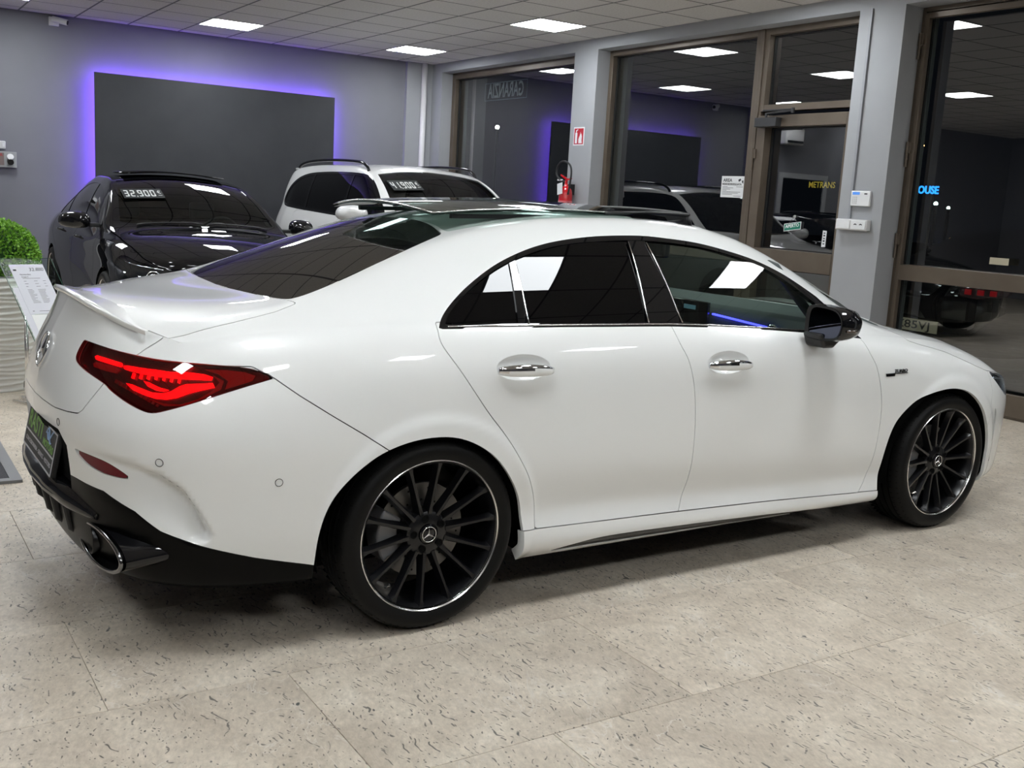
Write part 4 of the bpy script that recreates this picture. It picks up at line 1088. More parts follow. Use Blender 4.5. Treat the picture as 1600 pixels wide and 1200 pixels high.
# ---- mirrors
for sy in (-1, 1):
    m = MB()
    rings = [(1.700, .96, .50), (1.712, 1.0, 1.0), (1.74, 1.03, 1.05), (1.79, 1.0, 1.0), (1.84, .86, .86), (1.872, .62, .62), (1.885, .25, .3)]
    prof = [(-.095, -.052), (-.06, -.066), (.02, -.066), (.075, -.052), (.095, -.01), (.09, .03), (.055, .062), (-.02, .072), (-.08, .068), (-.098, .03)]
    V = []
    cy_, cz_ = .965, 1.005
    for x, a, b in rings[1:]:
        for (p, q) in spline(prof, 3, True): V.append((x + .045*(-p)*0 + .03*(p+.095), sy*(cy_ + p*a*.93), cz_ + q*b))
    n = len(spline(prof, 3, True)); k = len(rings)-1
    F = [(i*n+j, i*n+(j+1) % n, (i+1)*n+(j+1) % n, (i+1)*n+j) for i in range(k-1) for j in range(n)] + [tuple((k-1)*n+j for j in range(n))]
    cap = obj('door_mirror', V, F, BLACKGL, CAR, True); fixn(cap)
    o2 = [(1.708+.03*(p+.095), sy*(cy_+p*.93), cz_+q) for p, q in spline(prof, 3, True)]
    i2 = [(1.716+.03*(p+.095), sy*(cy_+p*.93*.86), cz_+q*.86) for p, q in spline(prof, 3, True)]
    bz = obj('bezel', o2+i2, [(j, (j+1) % n, n+(j+1) % n, n+j) for j in range(n)], BLACKPL, cap, True)
    gl_ = obj('mirror_glass', [(a+.002, b, c) for a, b, c in i2], [tuple(range(n))], pm('mirror %d' % sy, (.07, .075, .10), .02, 1.0), cap)
    st = MB().prism([(1.70, sy*.865, .965), (1.73, sy*.865, .905), (1.79, sy*.865, .905), (1.85, sy*.865, .95)], (0, 0, 0), (0, sy*.10, 0)); 
    st.add([], []); st.build('mirror_foot', BLACKPL, cap, bevel=.012)
    MB().box((1.76, sy*.86, .935), (1.84, sy*.93, .985)).build('mirror_arm', BLACKPL, cap, bevel=.01)
    MB().tube([(1.745, sy*1.055, .985), (1.80, sy*1.056, .985), (1.85, sy*1.02, .985)], .006, 6).build('indicator_lens', pm('smoke lens %d' % sy, (.05, .03, .02), .1, 0, 1), cap, smooth=True)
# ---- badges on the boot and fenders
def star(parent, M, R, mat, tube=.0045, thick=.004):
    m = MB(); m.tube([(R*math.cos(t), R*math.sin(t), 0) for t in np.linspace(0, 2*math.pi, 40, endpoint=False)], tube, 8, closed=True)
    for k in range(3):
        a = math.pi/2 + k*2*math.pi/3
        tip = np.array((R*.97*math.cos(a), R*.97*math.sin(a), 0)); l = np.array((R*.17*math.cos(a+math.pi/3), R*.17*math.sin(a+math.pi/3), 0)); r = np.array((R*.17*math.cos(a-math.pi/3), R*.17*math.sin(a-math.pi/3), 0))
        z = np.array((0, 0, thick)); c = z*1.6
        m.add([tuple(tip), tuple(l), tuple(r), tuple(c), (0, 0, -thick)], [(0, 3, 1), (0, 2, 3), (0, 1, 4), (0, 4, 2)])
    o = obj('star_badge', [tuple(M @ Vector(v)) for v in m.V], m.F, mat, parent)
    fixn(o); o.data.polygons.foreach_set('use_smooth', [len(p.vertices) == 4 for p in o.data.polygons]); return o
p, n = on_low(cU[0]+.004, .842, .004); n = np.array((n[0], 0, n[2])); n /= np.linalg.norm(n)
p[1] = 0
star(CAR, axes(p, (0, -1, 0), (n[2]*1., 0, -n[0])), .0575, CHROME, .005)
for sy in (-1, 1):
    # fender script: a chrome word above a small black plate
    bp0 = on_side(2.325, .775, .0025)*[1, 1, 1]; 
    x = (1, 0, 0) if sy < 0 else (-1, 0, 0)
    q = bp0*[1, -sy, 1]
    text('fender_badge', 'TURBO', .021, pm('dark chrome %d' % sy, (.22, .22, .23), .2, 1), fa if sy < 0 else fb_, axes(q+np.array((-.002, sy*.002, .004)), x, (0, 0, 1)), .0018, .088, bold=.0006)
    b0 = MB().box((2.245, q[1], .7675), (2.372, q[1]+sy*.002, .7705)); b0.prism([(2.222, q[1], .7705), (2.285, q[1], .7705), (2.283, q[1], .7575), (2.227, q[1], .7575)], (0, 0, 0), (0, sy*.0025, 0))
    b0.build('fender_plate', BLACKGL, fa if sy < 0 else fb_)
# ---- number plate carrier
PM_ = axes((-1.038, 0, .535), (0, -1, 0), (.20, 0, 1)) @ Matrix.Scale(.93, 4)
pc_ = MB(); pc_.box((-.285, -.078, -.02), (.285, .078, 0))
plt = obj('number_plate', [tuple(PM_ @ Vector(v)) for v in pc_.V], pc_.F, BLACKPL, CAR, bevel=.004)
PWH = pm('plate silver line', (.55, .56, .60), .35, .3); PGR = pm('plate green print', (.16, .34, .07), .45); PBG = pm('plate dark print', (.008, .010, .014), .4, 0, .0, .2)
fc = MB().box((-.278, -.072, 0), (.278, .072, .0015)); obj('plate_face', [tuple(PM_ @ Vector(v)) for v in fc.V], fc.F, PBG, plt)
rim_ = MB()
for a, b2 in (((-.281, -.075), (.281, -.070)), ((-.281, .070), (.281, .075)), ((-.281, -.07), (-.276, .07)), ((.276, -.07), (.281, .07)), ((-.276, -.016), (.276, -.011))): rim_.box((*a, .001), (*b2, .0035))
obj('plate_rim', [tuple(PM_ @ Vector(v)) for v in rim_.V], rim_.F, PWH, plt)
def on(Mx, x, y, z): return Mx @ Matrix.Translation((x, y, z))
text('plate_lettering', 'RASTI', .088, PGR, plt, on(PM_, -.115, .029, .002), .0006, .27, bold=.002)
text('plate_lettering', 'MOTORS', .034, PGR, plt, on(PM_, .155, .006, .002), .0006, .19, bold=.001)
text('plate_lettering', 'CONCESSIONARIA - SERVICE - MOTORS', .022, PWH, plt, on(PM_, 0, -.045, .002), .0004, .50)
sw = MB(); 
sw.tube([(.10+.10*t, .045+.022*math.sin(t*5.2), .003) for t in np.linspace(0, 1, 14)], .003, 5); sw.tube([(.12+.10*t, .050-.020*math.sin(t*4.6), .003) for t in np.linspace(0, 1, 14)], .003, 5)
obj('plate_logo', [tuple(PM_ @ Vector(v)) for v in sw.V], sw.F, pm('plate blue print', (.35, .50, .75), .4), plt)
# ---- diffuser, fins, exhaust
dm = MB(); n = 29; sec = [(.0, .466), (-.018, .452), (-.030, .434), (-.028, .412), (-.010, .395), (.03, .39), (.03, .466)]
V = []
for t in np.linspace(-1, 1, n):
    y = .55*t; xb = float(np.interp(abs(y), [0, .2, .38, .56], [-1.046, -1.038, -1.015, -.965]))
    lift = .02*abs(t)**3; fade = 1-.6*abs(t)**4
    for dx, z in sec: V.append((xb+dx*fade, y, .43+(z-.43)*(1-.7*abs(t)**7)-.02*abs(t)**4))
k = len(sec)
F = [(i*k+j, i*k+(j+1) % k, (i+1)*k+(j+1) % k, (i+1)*k+j) for i in range(n-1) for j in range(k)] + [tuple(range(k)), tuple((n-1)*k+j for j in range(k))]
df_ = obj('diffuser', V, F, BLACKGL, CAR, True); fixn(df_); df_.data.set_sharp_from_angle(angle=.7)
for y in (-.34, -.215, -.09, .09, .215, .34):
    x = float(np.interp(abs(y), [0, .2, .38], [-1.046, -1.038, -1.015]))
    MB().prism([(x-.012, y-.012, .395), (x+.005, y-.012, .315), (x+.035, y-.012, .290), (x+.30, y-.012, .255), (x+.30, y-.012, .395)], (0, 0, 0), (0, .024, 0)).build('diffuser_fin', BLACKPL, df_, bevel=.006)
MB().box((-.92, -.40, .25), (-.5, .40, .30)).build('underbody_panel', DARK, df_)
EXR = pm('dark chrome exhaust', (.20, .20, .205), .15, 1.0)
for sy in (-1, 1):
    def oval(s, dx, cy_=.565, a=.185, b=.057): return [(-.985+dx+.40*max(0, (cy_-.40+a*s*math.cos(t))*.55)**1.4, sy*(cy_+a*s*math.cos(t)), .322+b*s*math.sin(t)+ .06*(0)) for t in np.linspace(0, 2*math.pi, 40, endpoint=False)]
    m = MB(); r1 = oval(1.0, .0); 
    m.tube([np.array(q) for q in r1], .007, 8, closed=True); ex = m.build('exhaust_tip', EXR, CAR, smooth=True)
    A = oval(.97, .005); B2 = oval(.90, .10); n = 40
    obj('exhaust_funnel', A+B2, [(i, (i+1) % n, n+(i+1) % n, n+i) for i in range(n)] + [tuple(range(n, 2*n))], pm('exhaust inside %d' % sy, (.01, .01, .011), .2, .5), ex, True)
    for cy_ in (.505,):
        q = MB().lathe([(.039, -.01), (.042, -.013), (.045, -.01), (.045, .10), (.038, .10), (.037, -.008)], 28, 'x', (-.968, sy*(cy_-.01), .322), closed=True)
        q.build('tail_pipe', pm('sooty pipe', (.035, .035, .036), .3, 1.0), ex, smooth=True)
        MB().lathe([(.038, .05), (.0005, .05)], 20, 'x', (-.945, sy*cy_, .320)).build('pipe_inside', DARK, ex)
    sh = MB()
    V = [(a, b, c) for a, b, c in oval(1.03, .012)] + [(a+.16, b-sy*.0, c+.02) for a, b, c in oval(1.12, .02)]
    obj('exhaust_shroud', V, [(i, (i+1) % n, n+(i+1) % n, n+i) for i in range(n)], BLACKGL, ex, True)
# ---- wheels
def wheel_parts(R=.325, RR=.2575, nsp=14):
    """around the y axis, outer face towards -y at y=-0.115 (plane of the rim edge y=-.105)"""
    P = {}
    tyre = MB(); yo, yi = -.112, .112
    prof = [(RR-.010, yo+.010), (RR+.004, yo+.004), (RR+.018, yo-.001), (RR+.034, yo-.001), (RR+.050, yo+.006), (R-.010, yo+.018), (R-.003, yo+.030)]
    t = yo+.030
    for g in (-.052, -.018, .018, .052):
        prof += [(R, g-.0045), (R-.007, g-.0035), (R-.007, g+.0035), (R, g+.0045)]
    prof += [(R-.003, yi-.030), (R-.010, yi-.018), (RR+.050, yi-.006), (RR+.02, yi), (RR-.01, yi-.01)]
    tyre.lathe(prof, 96)
    P['tyre'] = (tyre, RUBBER)
    # tread cuts on both shoulders
    cuts = MB()
    for k in range(72):
        a = 2*math.pi*k/72; ca, sa = math.cos(a), math.sin(a)
        for y0, y1 in ((yo+.016, -.058), (.058, yi-.016)):
            for (ra, rb) in ((R-.006, R+.0012),):
                w = .0016; V = []
                for r, y in ((rb-.0, y1), (rb-.010 if y0 < 0 else rb, y0), (ra-.01, y0), (ra, y1)):
                    for s in (-w, w): V.append((r*ca - s*sa, y + (.0), r*sa + s*ca))
                cuts.add(V, [(0, 1, 3, 2), (2, 3, 5, 4), (4, 5, 7, 6), (6, 7, 1, 0), (0, 2, 4, 6), (1, 7, 5, 3)])
    P['tread_blocks'] = (cuts, DARK)
    lip = MB().lathe([(RR-.009, yo+.012), (RR-.003, yo+.004), (RR, yo+.006), (RR+.001, yo+.014)], 96)
    P['rim_lip'] = (lip, SILVER)
    bar = MB().lathe([(RR-.012, yo+.012), (RR-.020, yo+.030), (RR-.026, yo+.07), (RR-.03, yi-.02), (RR, yi-.006)], 72)
    hub = yo+.035
    bar.lathe([(.0005, hub+.006), (.034, hub+.006), (.036, hub), (.058, hub+.002), (.074, hub+.010), (.080, hub+.03), (.080, hub+.06), (.02, hub+.07)], 48)
    # spokes: raised blade on a wider foot, flaring at the lip
    for k in range(nsp):
        a0 = 2*math.pi*(k+.28)/nsp
        st = [(.068, .0105, hub+.004, .030), (.10, .0082, hub+.001, .030), (.15, .0070, yo+.030, .026), (.20, .0068, yo+.024, .024), (.228, .0085, yo+.019, .024), (RR-.010, .014, yo+.014, .02)]
        V = []
        for r, w, y, d in st:
            for s, yy in ((-w*1.7, y+d), (-w*.62, y), (w*.62, y), (w*1.7, y+d)):
                a = a0 + s/r; V.append((r*math.cos(a), yy, r*math.sin(a)))
        m = len(st); F = [(i*4+j, i*4+(j+1) % 4, (i+1)*4+(j+1) % 4, (i+1)*4+j) for i in range(m-1) for j in range(4)] + [(0, 1, 2, 3)]
        bar.add(V, F)
    P['rim'] = (bar, RIMBLK)
    lug = None
    for k in range(5):
        a = 2*math.pi*(k+.05)/5 + .5
        lug = MB(); P['lug_recess%d' % k] = (lug, DARK)
        lug.lathe([(.0005, 0), (.0095, 0), (.0105, -.003), (.0135, -.003)], 12, 'y', (.055*math.cos(a), hub-.0005, .055*math.sin(a)))
    cap = MB().lathe([(.0005, hub-.006), (.026, hub-.005), (.0315, hub-.002), (.033, hub+.004)], 36)
    P['hub_cap'] = (cap, BLACKGL)
    d = MB().lathe([(.085, -.018), (.160, -.018), (.160, .0), (.085, .0)], 64, closed=True); d.lathe([(.0005, -.03), (.082, -.028), (.085, -.018)], 40)
    P['brake_disc'] = (d, DISC)
    hl_ = MB()
    for k in range(36):
        a = 2*math.pi*k/36; r = (.102, .122, .142)[k % 3]
        hl_.lathe([(.0005, -.0188), (.0038, -.0188)], 8, 'y', (r*math.cos(a), 0, r*math.sin(a)))
    P['disc_holes'] = (hl_, DARK)
    return P, hub
WP, HUB = wheel_parts()
sm = {'tyre', 'rim_lip', 'rim', 'hub_cap', 'brake_disc'}
wheel0 = None
def wheel(x, sy, spin=0):
    global wheel0
    e = bpy.data.objects.new('wheel', None); link(e, CAR); e.empty_display_size = .1
    e.location = (x, sy*.790, .325); e.rotation_euler = (0, spin, 0 if sy < 0 else math.pi)
    if wheel0 is None:
        wheel0 = {}
        for k, (mb, mat) in WP.items():
            o = mb.build(k.rstrip('0123456789'), mat, e, auto=k in sm); o['kind'] = 'stuff' if k in ('tread_blocks', 'disc_holes') else 'part'; 
            if o['kind'] == 'part': del o['kind']
            if k == 'rim': fixn(o)
            if k == 'rim': o.data.polygons.foreach_set('use_smooth', [True]*len(o.data.polygons)); o.data.set_sharp_from_angle(angle=.5)
            wheel0[k] = o.data
        s = star(e, axes((0, HUB-.0075, 0), (1, 0, 0), (0, 0, 1)), .0255, SILVER, .0018, .0022); wheel0['star_badge'] = s.data
        v = MB().tube([(.222*math.cos(-2.35), -.085, .222*math.sin(-2.35)), (.208*math.cos(-2.35), -.098, .208*math.sin(-2.35))], .0045, 8).build('valve', SILVER, e); wheel0['valve'] = v.data
    else:
        for k, me in wheel0.items():
            o = link(bpy.data.objects.new(k.rstrip('0123456789'), me), e)
            if k in ('tread_blocks', 'disc_holes'): o['kind'] = 'stuff'
    return e
for x in (0, 2.729):
    for sy in (-1, 1): wheel(x, sy, .0 if x == 0 else .12)
    for sy in (-1, 1):
        c = MB(); V = []
        for t in np.linspace(-.55, .55, 9):
            a = math.pi - t if x == 0 else t*0+t
            a = math.pi - t if x == 0 else math.pi-t
            for r, y in ((.095, -.04), (.168, -.04), (.172, .04), (.09, .04)): V.append((x+r*math.cos(a), sy*(.79)-sy*(-.0)+ (y if sy > 0 else y), .325+r*math.sin(a)))
        n = 9; F = [(i*4+j, i*4+(j+1) % 4, (i+1)*4+(j+1) % 4, (i+1)*4+j) for i in range(n-1) for j in range(4)] + [(0, 1, 2, 3), (32, 33, 34, 35)]
        o = obj('brake_caliper', V, F, CALIPER, CAR, bevel=.006); fixn(o)
# ---- cabin
cab = MB(); cab.box((2.02, -.70, .62), (2.35, .70, .90)); 
dsh = obj('dashboard', *(lambda m: (m.V, m.F))(MB().prism([(1.90, -.71, .80), (1.905, -.71, .925), (1.95, -.71, .985), (2.25, -.71, 1.0), (2.42, -.71, .95), (2.40, -.71, .6), (1.95, -.71, .6)], (0, 0, 0), (0, 1.42, 0))), DASH, CAR, bevel=.02)
MB().box((1.865, -.14, .888), (1.885, .50, .998)).build('display', SCREEN, dsh, bevel=.004)
MB().box((1.861, -.06, .955), (1.865, .02, .975)).build('display_text', pm('screen glow', (.1, .2, .25), .4, emit=(.3, .6, .75), es=.10), dsh)
MB().prism([(1.893, -.145, .948), (1.893, -.55, .926), (1.893, -.55, .919), (1.893, -.145, .940)], (0, 0, 0), (.01, 0, 0)).build('ambient_strip', AMBIENT, dsh)
for y in (-.50,): MB().lathe([(.030, 0), (.042, -.012), (.036, -.016), (.020, -.004), (.0005, -.004)], 24, 'x', (1.885, y-.05, .905)).build('air_vent', CHROME, dsh, smooth=True)
stw = MB().tube([(1.70+.06*math.cos(t), .37+.185*math.sin(t), .92+.175*math.cos(t)) for t in np.linspace(0, 2*math.pi, 36, endpoint=False)], .015, 10, closed=True)
stw = stw.build('steering_wheel', SEAT, CAR, smooth=True)
sp = MB(); sp.box((1.70, .20, .90), (1.72, .54, .94)); sp.box((1.70, .34, .76), (1.72, .40, .92)); sp.build('steering_spokes', SEAT, stw, bevel=.006)
def seat(x, y):
    e = bpy.data.objects.new('front_seat', None); link(e, CAR); e.location = (x, y, 0)
    MB().box((-.10, -.25, .38), (.42, .25, .52)).build('cushion', SEAT, e, bevel=.05)
    m = MB().prism([(-.08, -.24, .48), (-.22, -.23, .98), (-.36, -.22, .98), (-.24, -.24, .44)], (0, 0, 0), (0, .48, 0)); m.build('backrest', SEAT, e, bevel=.05)
    MB().prism([(-.24, -.13, .99), (-.25, -.12, 1.17), (-.33, -.12, 1.17), (-.35, -.13, .99)], (0, 0, 0), (0, .26, 0)).build('headrest', SEAT, e, bevel=.03)
for y in (-.38, .38): seat(1.22, y)
MB().box((.10, -.62, .38), (.52, .62, .52)).build('rear_bench', SEAT, CAR, bevel=.05)
MB().prism([(.14, -.60, .46), (.0, -.60, .98), (-.12, -.60, .98), (-.0, -.60, .42)], (0, 0, 0), (0, 1.2, 0)).build('rear_backrest', SEAT, CAR, bevel=.04)
MB().box((-.50, -.62, .955), (.0, .62, .975)).build('parcel_shelf', SEAT, CAR)
MB().box((.0, -.70, .24), (2.1, .70, .27)).build('cabin_carpet', DARK, CAR)
for sy in (-1, 1):
    MB().box((1.05, sy*.80, .45), (2.05, sy*.775, .955)).build('door_card', DASH, CAR, bevel=.01)
    MB().tube([(2.0, sy*.66, .985), (1.8, sy*.60, 1.20), (1.5, sy*.53, 1.29), (1.0, sy*.51, 1.32)], .022, 8).build('inner_pillar', DASH, CAR, smooth=True)
MB().box((1.60, -.10, 1.20), (1.64, .12, 1.27)).build('interior_mirror', BLACKPL, CAR, bevel=.01)

# ---- lip spoiler along the edge of the boot
V = []; n = 41
for i in range(n):
    y = -.605 + 1.21*i/(n-1); a = abs(y); f = float(sstep(0, .34, .605-a))*.72+.02; x, z = lipX(a), lipZ(a)
    sec = [(.085, .0015), (.045, .002+.006*f), (.010, .003+.014*f), (-.010*f-.002, .004+.017*f), (-.018*f-.003, .001+.013*f), (-.014*f-.002, -.003+.004*f), (.004, -.010-.004*f)]
    for dx, dz in sec: V.append((x+dx*(.12+.88*f/.74), y, z+dz+(.0 if dx < .05 else .004)))
k = 7
lo_ = obj('boot_spoiler', V, [(i*k+j, i*k+j+1, (i+1)*k+j+1, (i+1)*k+j) for i in range(n-1) for j in range(k-1)], WHITE, CAR, True); fixn(lo_)
# ================================================================ OTHER CARS
def loft(spec):
    plan = spline(spec['plan'], 16)
    s = np.r_[0, np.cumsum(np.linalg.norm(np.diff(plan, axis=0), axis=1))]
    i0 = np.argmin(np.abs(plan[:, 0]-spec['x0'])); s = s-s[i0]+spec['x0']
    U = np.linspace(s[0], s[-1], spec.get('n', 230)); px = np.interp(U, s, plan[:, 0]); pw = np.interp(U, s, plan[:, 1])
    for _ in range(3):
        a, b = px.copy(), pw.copy(); px[1:-1] = .25*a[:-2]+.5*a[1:-1]+.25*a[2:]; pw[1:-1] = .25*b[:-2]+.5*b[1:-1]+.25*b[2:]
    tx = np.gradient(px); tw = np.gradient(pw); L = np.hypot(tx, tw); tx /= L; tw /= L
    tx[0] = 0; tw[0] = 1; tx[-1] = 0; tw[-1] = -1
    P = []
    for z, i in spec['rows']:
        I = guide(i, .08)(U); P.append(np.stack([px+tw*I, pw-tx*I, guide(z)(U)], 1))
    base = P[-1]; xs = base[:, 0]
    ww = guide(spec['railw'], .07)(xs); w16 = np.minimum(ww, base[:, 1]*.93); z16 = guide(spec['railz'], .06)(xs); cz = guide(spec['cz'], .06)(xs)
    T = []
    for t, b in ((.10, 0), (.35, .014), (.65, .018), (.88, .010)):
        gh = sstep(0, .15, z16-base[:, 2]); T.append(np.stack([xs, base[:, 1]+(w16-base[:, 1])*t+b*gh, base[:, 2]+(z16-base[:, 2])*t+b*.6*gh], 1))
    T.append(np.stack([xs, w16, z16], 1))
    for q in (.93, .8, .55, .28, 0): T.append(np.stack([xs, w16*q, z16+(cz-z16)*(1-q*q)**.9], 1))
    A = np.array(P+T); nper = [3]*(len(P)-1) + [3, 4, 4, 3, 3] + [3, 4, 5, 5, 5]
    G = smooth_rows(catmull(A, nper), 2)
    G[..., 1] *= -1
    m = grid_mesh(G, U)
    c = np.array(spec['mid']); v = m.V[:, :3]-c
    if ((m.V[:, 3:6]*v).sum(1) < 0).mean() > .5: m.V[:, 3:6] *= -1
    f = m.F[len(m.F)//2]; p = m.V[list(f), :3]
    if np.cross(p[1]-p[0], p[2]-p[0]) @ m.V[f[0], 3:6] < 0: m.F = [q[::-1] for q in m.F]
    return G, U, m
def surf_pt(G, x, z, wmin=.3):
    d = (G[..., 0]-x)**2 + (G[..., 2]-z)**2 + (np.abs(G[..., 1]) < wmin)*9
    i, j = np.unravel_index(np.argmin(d), d.shape); return G[i, j].copy()
def top_pt(G, x, w):
    d = (G[..., 0]-x)**2 + (G[..., 1]+w)**2 + (G[..., 2] < .85)*9
    i, j = np.unravel_index(np.argmin(d), d.shape); return G[i, j].copy()
def circ(x, z, r, n=40): return np.array([(x+r*math.cos(t), z+r*math.sin(t)) for t in np.linspace(0, 2*math.pi, n, endpoint=False)])
def other_wheel(par, x, y, R, sy):
    e = bpy.data.objects.new('wheel', None); link(e, par); e.location = (x, sy*y, R); e.rotation_euler = (0, .2, 0 if sy < 0 else math.pi)
    k = R/.325; e.scale = (k, k, k)
    for nm in ('tyre', 'rim', 'rim_lip', 'hub_cap'): link(bpy.data.objects.new(nm, wheel0[nm]), e)
def mirror_pod(par, x, y, z, mat, s=1.0):
    for sy in (-1, 1):
        V = []; prof = spline([(-.11, -.05), (0, -.07), (.10, -.05), (.12, 0), (.08, .055), (-.04, .07), (-.11, .04)], 3, True); n = len(prof)
        R = [(-.045, .98), (-.02, 1.03), (.03, 1.0), (.08, .85), (.11, .6), (.125, .25)]
        for dx, k in R:
            for p, q in prof: V.append((x+dx*s - .03*(p/.11), sy*(y+p*k*s), z+q*k*s))
        F = [(i*n+j, i*n+(j+1) % n, (i+1)*n+(j+1) % n, (i+1)*n+j) for i in range(5) for j in range(n)] + [tuple(range(n)), tuple(5*n+j for j in range(n))]
        o = obj('door_mirror', V, F, mat, par, True); fixn(o); o.data.set_sharp_from_angle(angle=.9)
        MB().box((x-.02, sy*(y-.20), z-.055), (x+.05, sy*(y-.05), z-.02)).build('mirror_arm', BLACKPL, o, bevel=.008)
def both(name, m, mat, par, **k): return panel(name, m, mat, par, both=True, **k)
def build_car(spec, root):
    G, U, m = loft(spec); M = m; paint = spec['paint']; sk = lambda v: abs(v[1]) < .0006
    for x in (0, -spec['wb']): _, M = clip(M, lambda V: np.maximum(poly_sdf(circ(x, spec['R'], spec['arch']))(V[:, [0, 2]]), V[:, 2]-.95))
    hi_ = lambda V: spec['zg']-V[:, 2]
    dl, M = clip(M, AND(XZ(spec['dlo']), hi_)); gls, trm = clip(dl, XZ(spec['glass']))
    wsn, M = carve(M, AND(XW_(spec['wind']), hi_), .0)
    for a, b in spec['bars']:
        br, gls = clip(gls, XZ(between(a, b, (-.018, .018)))); trm = join(trm, br)
    if spec.get('roofg') is not None:
        rg_, M = carve(M, AND(XW_(spec['roofg']), hi_), .001); both('roof_glass', rg_, PRIV, root, off=-.001, thick=False)
    both('windscreen', wsn, spec['wsm'], root, off=-.004, thick=False)
    pair('side_windows', gls, PRIV, root, off=-.004, thick=False); pair('window_surround', trm, BLACKGL, root)
    hd, M = carve(M, UZ(spec['hoodp']), .002); both('hood', hd, paint, root, skip=sk)
    hlm, M = carve(M, UZ(spec['lamp']), .001)
    if hlm.F:
        L = pair('headlamp', hlm, LENSCLEAR, root, depth=.008); 
        for par, mm in ((L[0], hlm), (L[1], mirror(hlm))): panel('housing', mm, MATS['lamp chrome dark'], par, off=-.03, thick=False)
        for sy, par in ((1, L[0]), (-1, L[1])):
            for (x, w_, z, r) in spec['bulbs']: MB().lathe([(.0005, 0), (r, .0), (r*1.25, .02), (r*1.15, .022), (r, .006), (.0005, .006)], 24, 'x', (x, -sy*w_, z)).build('lamp_bowl', CHROME, par, smooth=True)
            if spec.get('drl'): MB().tube([np.array(p)*[1, sy, 1] for p in spec['drl'](G, U)], .006, 6).build('daylight_bar', CHROME, par, smooth=True)
    for nm, P in spec['doors']:
        d_, M = carve(M, AND(XZ(P), lambda V: V[:, 2]-spec['zg']-.3), .002); pair(nm, d_, paint, root)
    both('body_shell', M, paint, root, skip=sk)
    inn, _ = clip(m, hi_ if False else (lambda V: V[:, 2]-spec['zg']))
    for x in (0, -spec['wb']): _, inn = clip(inn, lambda V: poly_sdf(circ(x, spec['R'], spec['arch']))(V[:, [0, 2]]))
    both('inner_shell', inn, DARK, root, off=-.025, thick=False)
    for x in (0, -spec['wb']):
        for sy in (-1, 1): other_wheel(root, x, spec['track'], spec['R'], sy)
    mirror_pod(root, *spec['mirror'])
    # cabin: dark dash, wheel, seats
    x = spec['dashx']; zb = spec['zg']
    MB().box((x-.5, -.66, zb-.35), (x, .66, zb-.03)).build('dashboard', DASH, root, bevel=.03)
    MB().tube([(x-.62+.06*math.cos(t), .36+.18*math.sin(t), zb-.02+.17*math.cos(t)) for t in np.linspace(0, 2*math.pi, 28, endpoint=False)], .014, 8, closed=True).build('steering_wheel', SEAT, root, smooth=True)
    for y in (-.36, .36):
        e = MB().prism([(x-1.1, y-.23, zb-.5), (x-1.2, y-.22, zb+.08), (x-1.34, y-.22, zb+.08), (x-1.28, y-.23, zb-.5)], (0, 0, 0), (0, .46, 0)); e = e.build('front_seat', SEAT, root, bevel=.04)
        MB().box((x-1.33, y-.12, zb+.1), (x-1.24, y+.12, zb+.27)).build('headrest', SEAT, e, bevel=.03)
    MB().box((x-2.4, -.68, .4), (x, .68, .45)).build('cabin_floor', DARK, root)
    return G, U
pm('lamp chrome dark', (.32, .33, .35), .3, .1)
DIGIT = pm('price digits', (.62, .64, .62), .5)
STICK = pm('price film', (.018, .02, .021), .5, spec=.2)
SEG = {'0': 'abcdef', '1': 'bc', '2': 'abged', '3': 'abgcd', '4': 'fgbc', '9': 'abcfgd', '8': 'abcdefg', '5': 'afgcd', '6': 'afgedc', '7': 'abc'}
def price(parent, s, M, h=.075, t=.011):
    """seven-segment price digits on a dark film"""
    w = h*.52; x = 0; dg = []
    for ch in s:
        m = MB(); dg.append((m, ch))
        if ch == '.': m.box((x-.006, -h/2-.004, 0), (x+.004, -h/2+.008, .001)); x += .012; continue
        g = t*.25
        sg = dict(a=((t*.6, h/2-t), (w-t*.6, h/2)), d=((t*.6, -h/2), (w-t*.6, -h/2+t)), g=((t*.6, -t/2), (w-t*.6, t/2)), f=((0, g), (t, h/2-g)), b=((w-t, g), (w, h/2-g)), e=((0, -h/2+g), (t, -g)), c=((w-t, -h/2+g), (w, -g)))
        for k in SEG[ch]: a, b = sg[k]; m.box((a[0]+x, a[1], 0), (b[0]+x, b[1], .001))
        x += w+.013
    film = MB().box((-.015, -h/2-.02, -.0015), (x+.055, h/2+.02, 0))
    f = obj('price_film', [tuple(M @ Vector((a-x/2-.02, b, c))) for a, b, c in film.V], film.F, STICK, parent)
    for m, ch in dg: obj('price_digit' if ch != '.' else 'price_point', [tuple(M @ Vector((a-x/2-.02, b, c+.0004))) for a, b, c in m.V], m.F, DIGIT, f)
    text('euro_sign', '\u20ac', .055, DIGIT, f, M @ Matrix.Translation((x/2+.006, .012, .0006)), .0004)
    b = MB().box((x/2-.012, -h/2+.010, 0), (x/2+.022, -h/2+.014, .001)); obj('price_dash', [tuple(M @ Vector(v)) for v in b.V], b.F, DIGIT, f)
